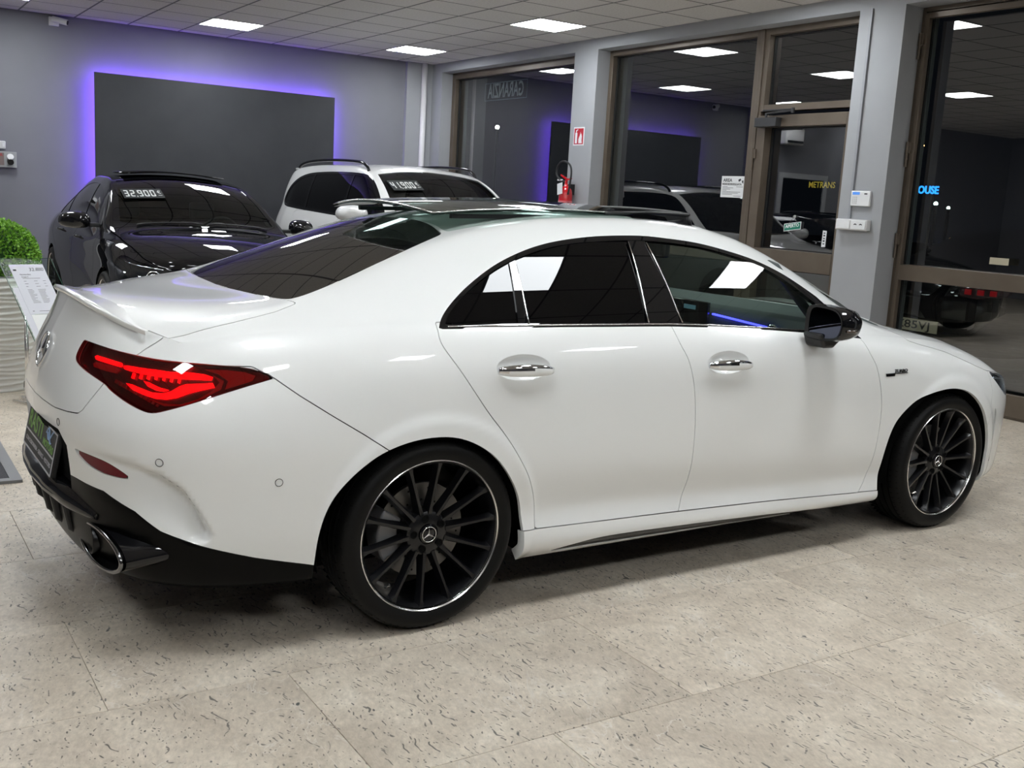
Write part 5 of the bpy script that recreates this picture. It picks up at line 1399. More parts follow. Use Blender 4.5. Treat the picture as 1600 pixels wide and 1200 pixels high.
# ---- black saloon
CARBLACK = pm('black car paint', (.005, .005, .006), .25, 0, 1.0, .0, coat_rough=.012)
N_ = 4.0
sed = dict(paint=CARBLACK, x0=-1.5, mid=(-1.6, 0, .6), wb=2.90, R=.335, arch=.365, track=.80, zg=.93, wsm=thin_glass('saloon windscreen', (.35, .40, .38), 1.2), n=260,
  plan=[(-4.0, 0), (-3.97, .40), (-3.88, .66), (-3.65, .83), (-3.3, .89), (-2.9, .91), (-1.5, .905), (-.5, .915), (0, .918), (.25, .90), (.47, .85), (.65, .75), (.78, .58), (.85, .35), (.87, 0)],
  rows=[([(-5, .20), (1.6, .20)], [(-5, .08), (1.6, .10)]), ([(-5, .30), (1.6, .28)], [(-5, .03), (1.6, .03)]), ([(-5, .44), (1.6, .42)], [(-5, .012), (-2, .02), (1.6, .01)]),
        ([(-5, .58), (1.6, .56)], [(-5, .0), (1.6, .0)]), ([(-5, .72), (.2, .68), (1.6, .62)], [(-5, .0), (1.6, .02)]), ([(-5, .83), (-3, .82), (-.4, .79), (.3, .73), (1.6, .66)], [(-5, .03), (-3, .012), (0, .02), (.4, .06), (1.6, .06)]),
        ([(-5, .91), (-3, .90), (-.4, .87), (.3, .78), (.7, .72), (1.6, .70)], [(-5, .05), (-3, .04), (-.4, .04), (.3, .12), (1.6, .12)]),
        ([(-5, .97), (-3.6, .985), (-3, .985), (-2, .975), (-1, .955), (-.5, .935), (0, .875), (.4, .80), (.8, .74), (1.6, .73)], [(-5, .10), (-3, .10), (-.8, .09), (-.3, .13), (.3, .20), (1.6, .17)])],
  railw=[(-4.1, .5), (-3.7, .60), (-3.3, .60), (-2.8, .57), (-2.2, .575), (-1.5, .60), (-1.0, .655), (-.7, .70), (-.45, .735), (0, .66), (.5, .55), (.9, .3)],
  railz=[(-4.1, 1.0), (-3.7, 1.04), (-3.35, 1.11), (-3.0, 1.25), (-2.6, 1.355), (-2.1, 1.405), (-1.7, 1.40), (-1.4, 1.365), (-1.1, 1.28), (-.8, 1.14), (-.55, 1.00), (-.35, .945), (0, .90), (.4, .82), (.75, .75), (.9, .73)],
  cz=[(-4.1, 1.02), (-3.7, 1.06), (-3.45, 1.12), (-3.0, 1.30), (-2.6, 1.41), (-2.1, 1.455), (-1.7, 1.45), (-1.42, 1.42), (-1.1, 1.32), (-.8, 1.18), (-.55, 1.05), (-.42, 1.005), (-.2, .985), (.2, .935), (.5, .87), (.75, .79), (.88, .73)],
  dlo=spline([(-.62, .945), (-.80, 1.07), (-1.05, 1.21), (-1.3, 1.30), (-1.6, 1.352), (-2.0, 1.365), (-2.4, 1.33), (-2.8, 1.23), (-3.05, 1.12), (-3.18, 1.01), (-3.0, .992), (-2.0, .985), (-1.2, .966)], 3, True),
  glass=spline([(-.72, .975), (-.86, 1.075), (-1.09, 1.20), (-1.33, 1.282), (-1.6, 1.33), (-2.0, 1.342), (-2.39, 1.308), (-2.77, 1.215), (-2.99, 1.115), (-3.10, 1.025), (-2.95, 1.012), (-2.0, 1.005), (-1.2, .988)], 3, True),
  bars=[((-1.70, 1.36), (-1.62, .97)), ((-2.75, 1.24), (-2.62, .97))],
  wind=np.array([(-.44, -.2), (-.44, 0), (-.47, .3), (-.54, .55), (-.60, .665), (-.80, .635), (-1.1, .585), (-1.38, .550), (-1.42, .3), (-1.44, 0), (-1.44, -.2)]),
  roofg=np.array([(-1.50, -.2), (-1.50, 0), (-1.47, .3), (-1.44, .52), (-2.3, .50), (-2.35, 0), (-2.35, -.2)]),
  hoodp=np.array([(-.44, 1.3), (-.50, .99), (-.46, .955), (-.2, .915), (.1, .865), (.4, .80), (.62, .76), (.9, .735), (1.8, .71), (1.8, 1.3)]),
  lamp=spline([(.16, .80), (.40, .775), (.62, .750), (.92, .72), (1.02, .66), (.90, .59), (.66, .575), (.44, .61), (.26, .70)], 4, True),
  drl=lambda G, U: [surf_pt(G, x, z)*[.99, -.985, 1] for x, z in ((.24, .775), (.36, .762), (.48, .742), (.60, .725))],
  bulbs=[(.62, .66, .665, .045), (.70, .54, .650, .04)],
  doors=[('front_door', spline([(-.60, .93), (-.52, .80), (-.47, .60), (-.50, .42), (-.58, .30), (-1.5, .30), (-1.66, .30), (-1.70, .5), (-1.68, .8), (-1.63, .96), (-1.6, 1.0), (-.66, .97)], 3, True)),
         ('rear_door', spline([(-1.635, .96), (-1.685, .8), (-1.705, .5), (-1.665, .30), (-2.3, .30), (-2.42, .40), (-2.55, .60), (-2.75, .75), (-2.95, .88), (-3.0, 1.0), (-1.64, 1.0)], 3, True))],
  mirror=(-.78, 1.0, 1.03, CARBLACK, 1.0), dashx=-.62)
SED = empty('saloon_car', (2.691, 8.835, 0), math.radians(268.5), 'black four-door saloon facing forward behind the white coupe, marked 32.900 on its windscreen', 'car')
SED.scale = (1.016,)*3
GS, US = build_car(sed, SED)
def screen_sticker(G, root, s, x, w, h):
    # the lettering lies on the windscreen seen from the front
    a = top_pt(G, x, w); b = top_pt(G, x-.12, w); c = top_pt(G, x, w-.15)
    a, b, c = [Vector(p) for p in (a, b, c)]
    up = (b-a).normalized(); rt = (c-a).normalized()
    rt = Vector((0, 1, 0)) + Vector((0, 0, 0)); rt = (c-a).normalized()
    M = axes(a, rt, up); z = Vector((M[0][2], M[1][2], M[2][2]))
    M = axes(a + z*.006*(1 if z.x > 0 else -1), rt, up) @ Matrix.Diagonal((1, 1.75, 1, 1))
    price(root, s, M, h)
screen_sticker(GS, SED, '32.900', -1.00, .40, .078)
wp = MB()
for w0, w1 in ((.55, .0), (-.05, -.58)):
    pts = []
    for t in np.linspace(0, 1, 8):
        w = w0+(w1-w0)*t; q = top_pt(GS, -.50-.02*math.sin(t*3)*1, abs(w)); pts.append((q[0], -w if w >= 0 else abs(w), q[2]+.012))
    wp.tube(pts, .007, 6)
wp.build('wipers', BLACKPL, SED, smooth=True)
# raised edge of the saloon's open glass roof
P = [(-1.50+.02*abs(t), .46*t, 1.475-.03*t*t) for t in np.linspace(-1, 1, 13)]
V = P + [(x-.55, y, z+.012) for x, y, z in P]; V += [(x, y, z-.01) for x, y, z in V]; n = 13
F = [(i, i+1, n+i+1, n+i) for i in range(n-1)] + [(2*n+i, 3*n+i, 3*n+i+1, 2*n+i+1) for i in range(n-1)] + [(i, 2*n+i, 2*n+i+1, i+1) for i in range(n-1)] + [(0, n, 3*n, 2*n), (n-1, 2*n-1+n*2, 2*n-1, n-1)][:1]
obj('sunroof_panel', V, F, PRIV, SED, True)
for z0, (x0, x1) in ((.86, (-1.30, -1.48)), (.875, (-2.30, -2.48))):
    for sy in (1, -1):
        q = surf_pt(GS, (x0+x1)/2, z0); 
        MB().tube([(x0, sy*(q[1]+.004), z0), (x0-.04, sy*(q[1]-.03), z0+.003), (x1+.04, sy*(q[1]-.03), z0+.003), (x1, sy*(q[1]+.004), z0)], .012, 8).build('door_handle', CARBLACK, SED, smooth=True)
grl = MB()
for z in (.50, .545, .59, .635): grl.tube([(.855-.25*abs(t)**2.4, .42*t, z) for t in np.linspace(-1, 1, 11)], .008, 6)
grl.build('grille', CHROME, SED, smooth=True)
# ---- white sport utility vehicle
CARW2 = pm('white suv paint', (.66, .66, .65), .3, 0, 1.0, .5, coat_rough=.015)
suv = dict(paint=CARW2, x0=-1.5, mid=(-1.5, 0, .8), wb=2.86, R=.365, arch=.40, track=.83, zg=1.06, wsm=thin_glass('suv windscreen', (.30, .36, .34), 1.2), n=240,
  plan=[(-3.66, 0), (-3.64, .40), (-3.58, .66), (-3.42, .84), (-3.1, .92), (-2.8, .94), (-1.5, .93), (-.5, .935), (0, .945), (.3, .93), (.52, .87), (.68, .74), (.78, .55), (.83, .3), (.84, 0)],
  rows=[([(-5, .26), (1.6, .24)], [(-5, .08), (1.6, .10)]), ([(-5, .36), (1.6, .34)], [(-5, .03), (1.6, .03)]), ([(-5, .50), (1.6, .48)], [(-5, .012), (-2, .022), (1.6, .01)]),
        ([(-5, .66), (1.6, .62)], [(-5, .0), (1.6, .0)]), ([(-5, .82), (.2, .80), (1.6, .74)], [(-5, .0), (1.6, .01)]), ([(-5, .94), (-3, .93), (-.4, .91), (.3, .86), (1.6, .82)], [(-5, .01), (-3, .012), (0, .02), (.4, .04), (1.6, .04)]),
        ([(-5, 1.04), (-3, 1.03), (-.4, .99), (.3, .93), (.7, .89), (1.6, .87)], [(-5, .03), (-3, .035), (-.4, .04), (.3, .09), (1.6, .09)]),
        ([(-5, 1.14), (-3.3, 1.14), (-2, 1.10), (-1, 1.08), (-.5, 1.06), (0, 1.00), (.4, .95), (.8, .91), (1.6, .90)], [(-5, .06), (-3, .08), (-.8, .09), (-.3, .13), (.3, .16), (1.6, .13)])],
  railw=[(-3.7, .55), (-3.5, .60), (-3.2, .635), (-2.8, .64), (-2.2, .64), (-1.5, .63), (-1.0, .67), (-.7, .71), (-.45, .76), (0, .70), (.5, .6), (.9, .4)],
  railz=[(-3.75, 1.20), (-3.6, 1.40), (-3.4, 1.55), (-3.1, 1.60), (-2.4, 1.628), (-1.8, 1.625), (-1.45, 1.595), (-1.25, 1.545), (-1.0, 1.43), (-.7, 1.22), (-.5, 1.10), (-.3, 1.06), (0, 1.02), (.4, .96), (.75, .91), (.9, .90)],
  cz=[(-3.75, 1.24), (-3.6, 1.45), (-3.4, 1.60), (-3.1, 1.645), (-2.4, 1.672), (-1.8, 1.668), (-1.4, 1.635), (-1.22, 1.58), (-1.0, 1.47), (-.7, 1.28), (-.5, 1.15), (-.4, 1.11), (-.1, 1.08), (.4, 1.01), (.7, .95), (.84, .90)],
  dlo=spline([(-.62, 1.09), (-.85, 1.29), (-1.08, 1.45), (-1.3, 1.535), (-1.7, 1.56), (-2.4, 1.555), (-2.85, 1.52), (-3.12, 1.42), (-3.24, 1.28), (-3.22, 1.20), (-3.0, 1.155), (-2.0, 1.12), (-1.2, 1.10)], 3, True),
  glass=spline([(-.72, 1.12), (-.90, 1.28), (-1.11, 1.425), (-1.32, 1.508), (-1.7, 1.533), (-2.4, 1.528), (-2.82, 1.495), (-3.07, 1.405), (-3.19, 1.28), (-3.17, 1.215), (-2.97, 1.18), (-2.0, 1.145), (-1.2, 1.125)], 3, True),
  bars=[((-1.60, 1.57), (-1.53, 1.10)), ((-2.55, 1.57), (-2.50, 1.10))],
  wind=np.array([(-.44, -.2), (-.44, 0), (-.47, .3), (-.54, .58), (-.58, .685), (-.80, .655), (-1.1, .612), (-1.24, .588), (-1.27, .3), (-1.29, 0), (-1.29, -.2)]),
  hoodp=np.array([(-.42, 1.5), (-.50, 1.13), (-.46, 1.085), (-.2, 1.045), (.1, 1.0), (.4, .965), (.62, .93), (.9, .905), (1.8, .88), (1.8, 1.5)]),
  lamp=spline([(.25, .90), (.50, .90), (.9, .87), (.95, .80), (.75, .77), (.45, .80), (.3, .85)], 4, True), bulbs=[(.62, .70, .83, .045)],
  doors=[('front_door', spline([(-.58, 1.07), (-.50, .90), (-.46, .66), (-.50, .48), (-.6, .38), (-1.5, .38), (-1.56, .38), (-1.60, .6), (-1.58, .9), (-1.54, 1.10), (-.62, 1.10)], 3, True)),
         ('rear_door', spline([(-1.545, 1.10), (-1.585, .9), (-1.605, .6), (-1.565, .38), (-2.2, .38), (-2.35, .5), (-2.45, .68), (-2.62, .85), (-2.68, 1.0), (-2.66, 1.13)], 3, True))],
  mirror=(-.80, 1.06, 1.16, CARW2, 1.1), dashx=-.62)
SUV = empty('suv_car', (5.359, 8.784, 0), math.radians(-89.25), 'white SUV with black roof rails behind the coupe, windscreen marked 41.900', 'car')
SUV.scale = (1.039,)*3
GU, UU = build_car(suv, SUV)
screen_sticker(GU, SUV, '41.900', -1.00, .40, .072)
for sy in (-1, 1):
    P = [(x, sy*(.625+.0*x), z) for x, z in ((-1.36, 1.575), (-1.42, 1.625), (-1.6, 1.668), (-2.2, 1.685), (-2.8, 1.672), (-3.1, 1.64), (-3.2, 1.60))]
    MB().tube(spline(P, 4), .016, 8).build('roof_rail', BLACKGL, SUV, smooth=True)
    for z0, (x0, x1) in ((1.0, (-1.28, -1.46)), (1.02, (-2.22, -2.40))):
        q = surf_pt(GU, (x0+x1)/2, z0)
        MB().tube([(x0, sy*(-q[1]-.004), z0), (x0-.04, sy*(-q[1]+.03), z0+.003), (x1+.04, sy*(-q[1]+.03), z0+.003), (x1, sy*(-q[1]-.004), z0)], .012, 8).build('door_handle', CARW2, SUV, smooth=True)
MB().box((-3.60, -.52, 1.575), (-3.36, .52, 1.605)).build('roof_spoiler', CARW2, SUV, bevel=.012)
# ---- dark hatchback outside the right-hand window
OUT = empty('parked_car', (9.35, 6.35, -.02), math.radians(100), 'dark car parked outside behind the right window, tail toward the glass', 'car')
sp2 = dict(sed); sp2['roofg'] = None
# ================================================================ THINGS IN THE ROOM
def plate_on_x(x, y0, y1, z0, z1, t): return MB().box((x-t, y0, z0), (x, y1, z1))
RT = (0, -1, 0)       # reading direction on the window wall, seen from the room
def wtext(body, y, z, size, mat, par, x, width=None, bold=0.0, mirror_=False, up=(0, 0, 1)):
    M = axes((x, y, z), RT if not mirror_ else (0, 1, 0), up)
    return text('lettering', body, size, mat, par, M, .0005, width, bold)
SIGNRED = pm('sign red', (.42, .01, .02), .4); SIGNW = pm('sign white', (.72, .73, .74), .45); INK = pm('black ink', (.02, .02, .025), .5)
GREENS = pm('sign green', (.0, .16, .10), .35); YEL = pm('yellow letters', (.45, .33, .03), .5, emit=(.9, .62, .08), es=.15)
# fire extinguisher with hose
ex = empty('fire_extinguisher', (7.06, 9.955, 1.12), 0, 'red fire extinguisher with black hose and white tag hanging on the first pillar', 'fire extinguisher')
EXRED = pm('extinguisher red', (.50, .006, .012), .2, 0, .8)
MB().lathe([(.0005, 0), (.06, .0), (.078, .012), (.080, .03), (.080, .40), (.072, .45), (.045, .485), (.022, .50), (.022, .52), (.0005, .52)], 32, 'z').build('cylinder', EXRED, ex, smooth=True)
MB().lathe([(.0808, .09), (.0808, .33)], 32, 'z').build('label_band', pm('extinguisher label', (.55, .12, .13), .4), ex, smooth=True)
lb = MB(); 
for z in (.13, .16, .20, .24, .28): 
    for a0 in np.linspace(-2.9, -1.6, 8): lb.lathe([(.0814, z), (.0814, z+.012)], 1, 'z') if False else None
for k, (z, w) in enumerate(((.30, .07), (.27, .05), (.23, .06), (.19, .08), (.16, .07), (.13, .05))):
    V = [(.0815*math.cos(a), .0815*math.sin(a), zz) for zz in (z, z+.011) for a in np.linspace(3.35-w*6, 3.35+w*6, 8)]
    lb.add(V, [(i, i+1, 9+i, 8+i) for i in range(7)])
lb.build('label_print', SIGNW, ex)
vl = MB(); vl.tube([(0, 0, .51), (0, 0, .56)], .017, 12); vl.prism([(-.01, -.012, .56), (-.01, .11, .615), (-.01, .11, .628), (-.01, -.012, .585)], (0, 0, 0), (.02, 0, 0)); 
vl.prism([(-.008, -.012, .555), (-.008, -.10, .575), (-.008, -.10, .587), (-.008, -.012, .575)], (0, 0, 0), (.016, 0, 0)); vl.build('valve_handle', EXRED, ex)
hs = [(0, .02, .545), (-.01, .10, .56), (-.02, .17, .62), (-.02, .17, .70), (-.02, .10, .765), (-.02, .0, .77), (-.02, -.09, .72), (-.02, -.115, .64), (-.02, -.10, .52), (-.03, -.088, .40)]
MB().tube(spline(hs, 6), .011, 10).build('hose', BLACKPL, ex, smooth=True)
MB().box((-.02, .155, .555), (.0, .07, .572)).build('pin_seal', SIGNW, ex)
tg = MB().prism([(-.088, .055, .515), (-.088, -.045, .535), (-.092, -.062, .41), (-.092, .035, .39)], (0, 0, 0), (.002, 0, 0)); tg.build('inspection_tag', SIGNW, ex)
MB().box((.0, -.02, .40), (XW-7.06, .02, .52)).build('wall_bracket', BLACKPL, ex)
# fire sign
fs = plate_on_x(XW, 9.815, 10.02, 2.080, 2.285, .004).build('fire_sign', SIGNW); tag(fs, 'red and white fire extinguisher sign above the extinguisher on the pillar', 'sign')
plate_on_x(XW-.004, 9.830, 10.006, 2.094, 2.271, .001).build('red_field', SIGNRED, fs)
g = MB(); x = XW-.0058
def poly_x(pts): g.prism([(x, a, b) for a, b in pts], (0, 0, 0), (-.0008, 0, 0))
poly_x([(9.985, 2.105), (9.985, 2.215), (9.975, 2.228), (9.955, 2.228), (9.943, 2.215), (9.943, 2.105)])
poly_x([(9.972, 2.232), (9.972, 2.25), (9.935, 2.262), (9.932, 2.254), (9.955, 2.245), (9.955, 2.232)])
poly_x([(9.915, 2.105), (9.918, 2.15), (9.905, 2.185), (9.905, 2.16), (9.893, 2.20), (9.880, 2.235), (9.878, 2.20), (9.868, 2.215), (9.855, 2.18), (9.858, 2.14), (9.850, 2.105)])
g.build('pictogram', SIGNW, fs)
# video surveillance notice on the glass
ar = plate_on_x(XG-.002, 7.480, 7.790, 1.570, 1.776, .002).build('surveillance_notice', SIGNW); tag(ar, 'white paper notice reading AREA VIDEOSORVEGLIATA stuck on the glass beside the door', 'sign')
wtext('AREA', 7.705, 1.735, .045, INK, ar, XG-.0046, .125, .001); wtext('VIDEOSORVEGLIATA', 7.645, 1.697, .026, INK, ar, XG-.0046, .27, .0008)
g = MB(); x = XG-.0045
for z, a, b in ((1.672, 7.77, 7.70), (1.672, 7.58, 7.49), (1.66, 7.77, 7.62), (1.648, 7.77, 7.66), (1.636, 7.77, 7.71), (1.622, 7.77, 7.52), (1.610, 7.77, 7.55), (1.598, 7.77, 7.63), (1.583, 7.61, 7.51)):
    g.box((x-.0005, b, z), (x, a, z+.0035))
poly_x([(7.56, 1.742), (7.53, 1.755), (7.52, 1.737), (7.55, 1.722)]); poly_x([(7.51, 1.732), (7.49, 1.738), (7.488, 1.705), (7.505, 1.715)])
g.build('print', INK, ar)
# open sign hanging in the door
op = empty('open_sign', (XG-.02, 6.795, 1.33), 0, 'small green APERTO sign hanging inside the glass door', 'sign')
tl = .10
rot = lambda y, z: (0, y, z)
M = Matrix.Rotation(0, 4, 'X')
b1 = MB().prism([(0, .100, -.052), (0, -.102, -.022), (0, -.102, .048), (0, .100, .018)], (0, 0, 0), (.003, 0, 0)).build('board', SIGNW, op)
MB().prism([(-.0008, .094, -.045), (-.0008, -.096, -.017), (-.0008, -.096, .041), (-.0008, .094, .013)], (0, 0, 0), (.0008, 0, 0)).build('green_field', GREENS, op)
tt_ = text('lettering', 'APERTO', .042, SIGNW, op, axes((-.0014, 0, .004), (0, -1, .148), (0, 0, 1)), .0004, .165, .001)
MB().tube([(0, .05, .022), (0, -.01, .085), (0, -.055, .038)], .0022, 6).build('cord', INK, op); MB().lathe([(.0005, 0), (.014, 0), (.016, .006), (.012, .012), (.0005, .014)], 16, 'x', (.004, -.01, .088)).build('suction_cup', pm('suction cup', (.35, .35, .33), .2), op)
st_ = MB().prism([(XG-.0015, 6.447, 1.164), (XG-.0015, 6.403, 1.167), (XG-.0015, 6.401, 1.309), (XG-.0015, 6.445, 1.312)], (0, 0, 0), (-.001, 0, 0)).build('push_sticker', SIGNW); tag(st_, 'narrow white sticker low on the door glass by its handle side', 'sticker')
g = MB()
for k in range(5): g.box((XG-.0032, 6.414, 1.188+.024*k), (XG-.0027, 6.434, 1.198+.024*k+.004*(k % 2)))
g.build('print', INK, st_)
# mirrored shop lettering on the panes
GAR = pm('window lettering', (.16, .17, .18), .6)
ga = empty('window_lettering', (XG+.006, 11.98, 2.83), 0, 'reversed GARANZIA lettering in a thin frame on the first window pane', 'lettering')
text('lettering', 'GARANZIA', .26, GAR, ga, axes((0, .0, 0), (0, 1, 0), (0, 0, 1)), .0004, .88, .004)
g = MB(); 
for a, b in (((-.0004, -.52, -.115), (0, .52, -.109)), ((-.0004, -.52, .109), (0, .52, .115)), ((-.0004, -.52, -.115), (0, -.514, .115)), ((-.0004, .514, -.115), (0, .52, .115))): g.box(a, b)
g.build('outline', pm('blue grey line', (.10, .14, .18), .5), ga)
dl_ = empty('door_lettering', (XG+.004, 6.52, 1.71), 0, 'yellow METRANS lettering on the glass of the entrance door', 'lettering')
text('lettering', 'METRANS', .075, YEL, dl_, axes((0, 0, 0), (0, -1, 0), (0, 0, 1)), .0004, .30, .001)
# keypad, boxes, conduit on the second pillar
kp = plate_on_x(XW, 5.758, 5.952, 1.535, 1.660, .025).build('alarm_keypad', SIGNW, bevel=.006); tag(kp, 'white alarm keypad with blue display on the wide grey pillar', 'keypad')
plate_on_x(XW-.0255, 5.862, 5.935, 1.628, 1.650, .001).build('display', pm('blue display', (.05, .15, .45), .3, emit=(.12, .35, .9), es=.45), kp)
for i in range(3):
    for j in range(4): plate_on_x(XW-.0255, 5.885+.018*i, 5.896+.018*i, 1.555+.016*j, 1.564+.016*j, .0012).build('key', pm('key grey %d%d' % (i, j), (.5, .5, .5), .5) if (i, j) == (0, 0) else MATS['key grey 00'], kp)
plate_on_x(XW-.0255, 5.785, 5.815, 1.632, 1.642, .0008).build('print', INK, kp)
sb = plate_on_x(XW, 5.735, 6.055, 1.335, 1.425, .055).build('socket_box', PLAST, bevel=.006); tag(sb, 'double white surface-mounted socket box below the alarm keypad', 'socket box')
for k, (a, b) in enumerate(((5.905, 6.045), (5.745, 5.890))):
    plate_on_x(XW-.0555, a, b, 1.343, 1.417, .006).build('cover', SIGNW, sb, bevel=.004)
for y in (5.845, 5.79):
    g = MB(); x = XW-.062
    g.prism([(x, y+.016, 1.385), (x, y, 1.393), (x, y-.016, 1.385), (x, y-.012, 1.378), (x, y, 1.384), (x, y+.012, 1.378)], (0, 0, 0), (-.001, 0, 0)); g.build('slot', INK, sb)
cd = MB().box((XW-.018, 5.945, 1.43), (XW, 5.968, ZS)).build('cable_conduit', pm('conduit grey', (.26, .27, .29), .5)); tag(cd, 'thin grey cable conduit running down the wide pillar to the socket box', 'conduit')
bc = MB().box((XG-.003, 4.635, 1.146), (XG-.001, 4.792, 1.198)).build('beige_label', pm('beige label', (.42, .38, .28), .6)); tag(bc, 'small beige rectangular label on the right-hand pane above its rail', 'label')
# camera
cm_ = empty('security_camera', (2.20, YB, 3.165), 0, 'white bullet security camera high on the back wall near the ceiling', 'camera')
MB().box((-.055, -.03, -.05), (.055, 0, .05)).build('mount', PLAST, cm_, bevel=.006)
MB().tube([(.0, -.03, .0), (.02, -.07, .01)], .014, 10).build('arm', PLAST, cm_, smooth=True)
MB().tube([(-.02, -.05, .025), (.13, -.12, -.008)], .034, 20).build('body', PLAST, cm_, auto=True); MB().tube([(.13, -.12, -.008), (.134, -.122, -.009)], .026, 20).build('lens', BLACKGL, cm_, auto=True)
# socket panel at the left edge
sp_ = empty('power_outlet', (1.60, YB, 1.56), 0, 'grey industrial socket panel on the back wall at the left edge', 'socket panel')
MB().box((-.17, -.06, -.095), (.165, 0, .085)).build('box', pm('panel grey', (.33, .34, .34), .5), sp_, bevel=.005)
MB().box((-.10, -.065, -.07), (.03, -.06, .07)).build('brown_cover', pm('brown cover', (.20, .15, .14), .5), sp_)
text('lettering', 'A', .05, SIGNRED, sp_, axes((.0, -.067, .045), (1, 0, 0), (0, 0, 1)), .0005)
MB().tube([(.095, -.06, -.02), (.095, -.10, -.035)], .034, 16).build('socket', BLACKPL, sp_, auto=True); MB().tube([(.095, -.06, .02), (.095, -.085, .03)], .036, 16).build('socket_lid', PLAST, sp_, auto=True)
sw_ = MB().box((1.50, YB-.035, 1.675), (1.655, YB, 1.765)).build('light_switch', PLAST, bevel=.01); tag(sw_, 'small white switch above the socket panel at the left edge', 'switch'); MB().box((1.62, YB-.042, 1.70), (1.642, YB-.035, 1.74)).build('rocker', SIGNW, sw_)
# air conditioner seen in the door glass
ac = empty('air_conditioner', (1.02, 13.0, 2.62), 0, 'white wall air conditioner beside the office doorway at the far left', 'air conditioner')
MB().box((-.20, -.20, 0), (.24, 0, .28)).build('casing', PLAST, ac, bevel=.02); MB().box((-.17, -.215, .03), (.20, -.20, .07)).build('louvre', BLACKPL, ac)
# ---- planter with clipped box ball
PLM = pm('white ceramic', (.60, .585, .55), .55)
PX, PY = .845, 7.62
pt = empty('planter', (PX, PY, 0), 0, 'tall round off-white planter with wavy horizontal ribs at the left edge', 'planter')
V = []; nr_, na_ = 150, 96
for i in range(nr_):
    z = .745*i/(nr_-1)
    for k in range(na_):
        a = 2*math.pi*k/na_; r = .245+.02*z/.745
        ph = z/.0335 + .55*math.sin(3*a+1.3*math.floor(z/.0335)) *.45
        w = (ph % 1.0); rr = r + .011*(1-abs(2*w-1)**1.0)**1.4*(w < 1) 
        V.append((rr*math.cos(a), rr*math.sin(a), z))
F = [(i*na_+k, i*na_+(k+1) % na_, (i+1)*na_+(k+1) % na_, (i+1)*na_+k) for i in range(nr_-1) for k in range(na_)]
V += [(.25*math.cos(2*math.pi*k/na_), .25*math.sin(2*math.pi*k/na_), .745) for k in range(na_)] + [(.24*math.cos(2*math.pi*k/na_), .24*math.sin(2*math.pi*k/na_), .69) for k in range(na_)]
q = nr_*na_
F += [((nr_-1)*na_+k, (nr_-1)*na_+(k+1) % na_, q+(k+1) % na_, q+k) for k in range(na_)] + [(q+k, q+(k+1) % na_, q+na_+(k+1) % na_, q+na_+k) for k in range(na_)] + [tuple(q+na_+k for k in range(na_))]
obj('pot', V, F, PLM, pt, True)
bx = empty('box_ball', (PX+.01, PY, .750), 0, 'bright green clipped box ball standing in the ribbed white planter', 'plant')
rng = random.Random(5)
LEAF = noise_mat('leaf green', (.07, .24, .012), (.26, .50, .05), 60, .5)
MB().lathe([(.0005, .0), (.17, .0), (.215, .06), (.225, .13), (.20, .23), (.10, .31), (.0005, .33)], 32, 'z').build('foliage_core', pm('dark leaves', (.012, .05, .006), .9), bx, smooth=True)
V = []; F = []
for k in range(11000):
    u, v = rng.random(), rng.random(); th = 2*math.pi*u; ph = math.acos(2*v-1)
    n = np.array((math.sin(ph)*math.cos(th), math.sin(ph)*math.sin(th), math.cos(ph)))
    r = .268*(.90+.10*rng.random()) + .008*math.sin(9*th)*math.sin(7*ph)
    c = n*r*np.array((1, 1, .93)) + np.array((0, 0, .118))
    if c[2] < .004: continue
    d = np.array([rng.gauss(0, 1) for _ in range(3)])*.7 + n; d /= np.linalg.norm(d); e = np.cross(d, [rng.gauss(0, 1) for _ in range(3)]); e /= np.linalg.norm(e)
    s = .0085+.005*rng.random(); b = len(V)
    V += [tuple(c-d*s), tuple(c+e*s*.55), tuple(c+d*s), tuple(c-e*s*.55)]; F.append((b, b+1, b+2, b+3))
tag(obj('leaves', V, F, LEAF, bx), kind='stuff')
# ---- price stand: tilted glass sheet with paper sheets
TL = Vector((.872, 7.20, .845)); DU = Vector((.215, .03, .004)); DV = Vector((.098, -.25, -.31))
ps = empty('price_stand', (.95, 7.0, 0), 0, 'tilted glass price stand in front of the ribbed planter', 'stand')
def P3(u, v, w=0):
    n = DU.cross(DV).normalized(); 
    if n.y > 0: n = -n
    q = TL + DU*u + DV*v + n*w; return (q.x-.95, q.y-7.0, q.z)
def sheet(name, u0, u1, v0, v1, w, t, mat, par):
    A = [P3(u0, v0, w), P3(u1, v0, w), P3(u1, v1, w), P3(u0, v1, w)]; B2 = [P3(u0, v0, w-t), P3(u1, v0, w-t), P3(u1, v1, w-t), P3(u0, v1, w-t)]
    o = obj(name, A+B2, [(0, 1, 2, 3), (7, 6, 5, 4), (0, 4, 5, 1), (1, 5, 6, 2), (2, 6, 7, 3), (3, 7, 4, 0)], mat, par); fixn(o); return o
CLEAR = thin_glass('clear stand glass', (.78, .90, .85), .1)
obj('glass_sheet', [P3(-.20, -.12, 0), P3(1.25, -.12, 0), P3(1.25, 1.5, 0), P3(-.20, 1.5, 0)], [(0, 1, 2, 3)], CLEAR, ps)
MB().tube([P3(-.2, -.12), P3(1.25, -.12), P3(1.25, 1.5), P3(-.2, 1.5)], .0025, 6, closed=True).build('glass_edge', pm('green glass edge', (.02, .07, .05), .1), ps, smooth=True)
MB().tube([(0, .10, .02), (0, .06, .55)], .012, 10).build('post', SILVER, ps, smooth=True)
MB().prism([(-.09, .065, 0), (.0, -.13, 0), (.012, -.12, 0), (-.078, .075, 0)], (0, 0, 0), (0, 0, .012)).build('foot', SILVER, ps)
MB().box((-.03, .05, 0), (.03, .15, .02)).build('base', SILVER, ps)
PAPER = pm('paper', (.60, .61, .66), .6)
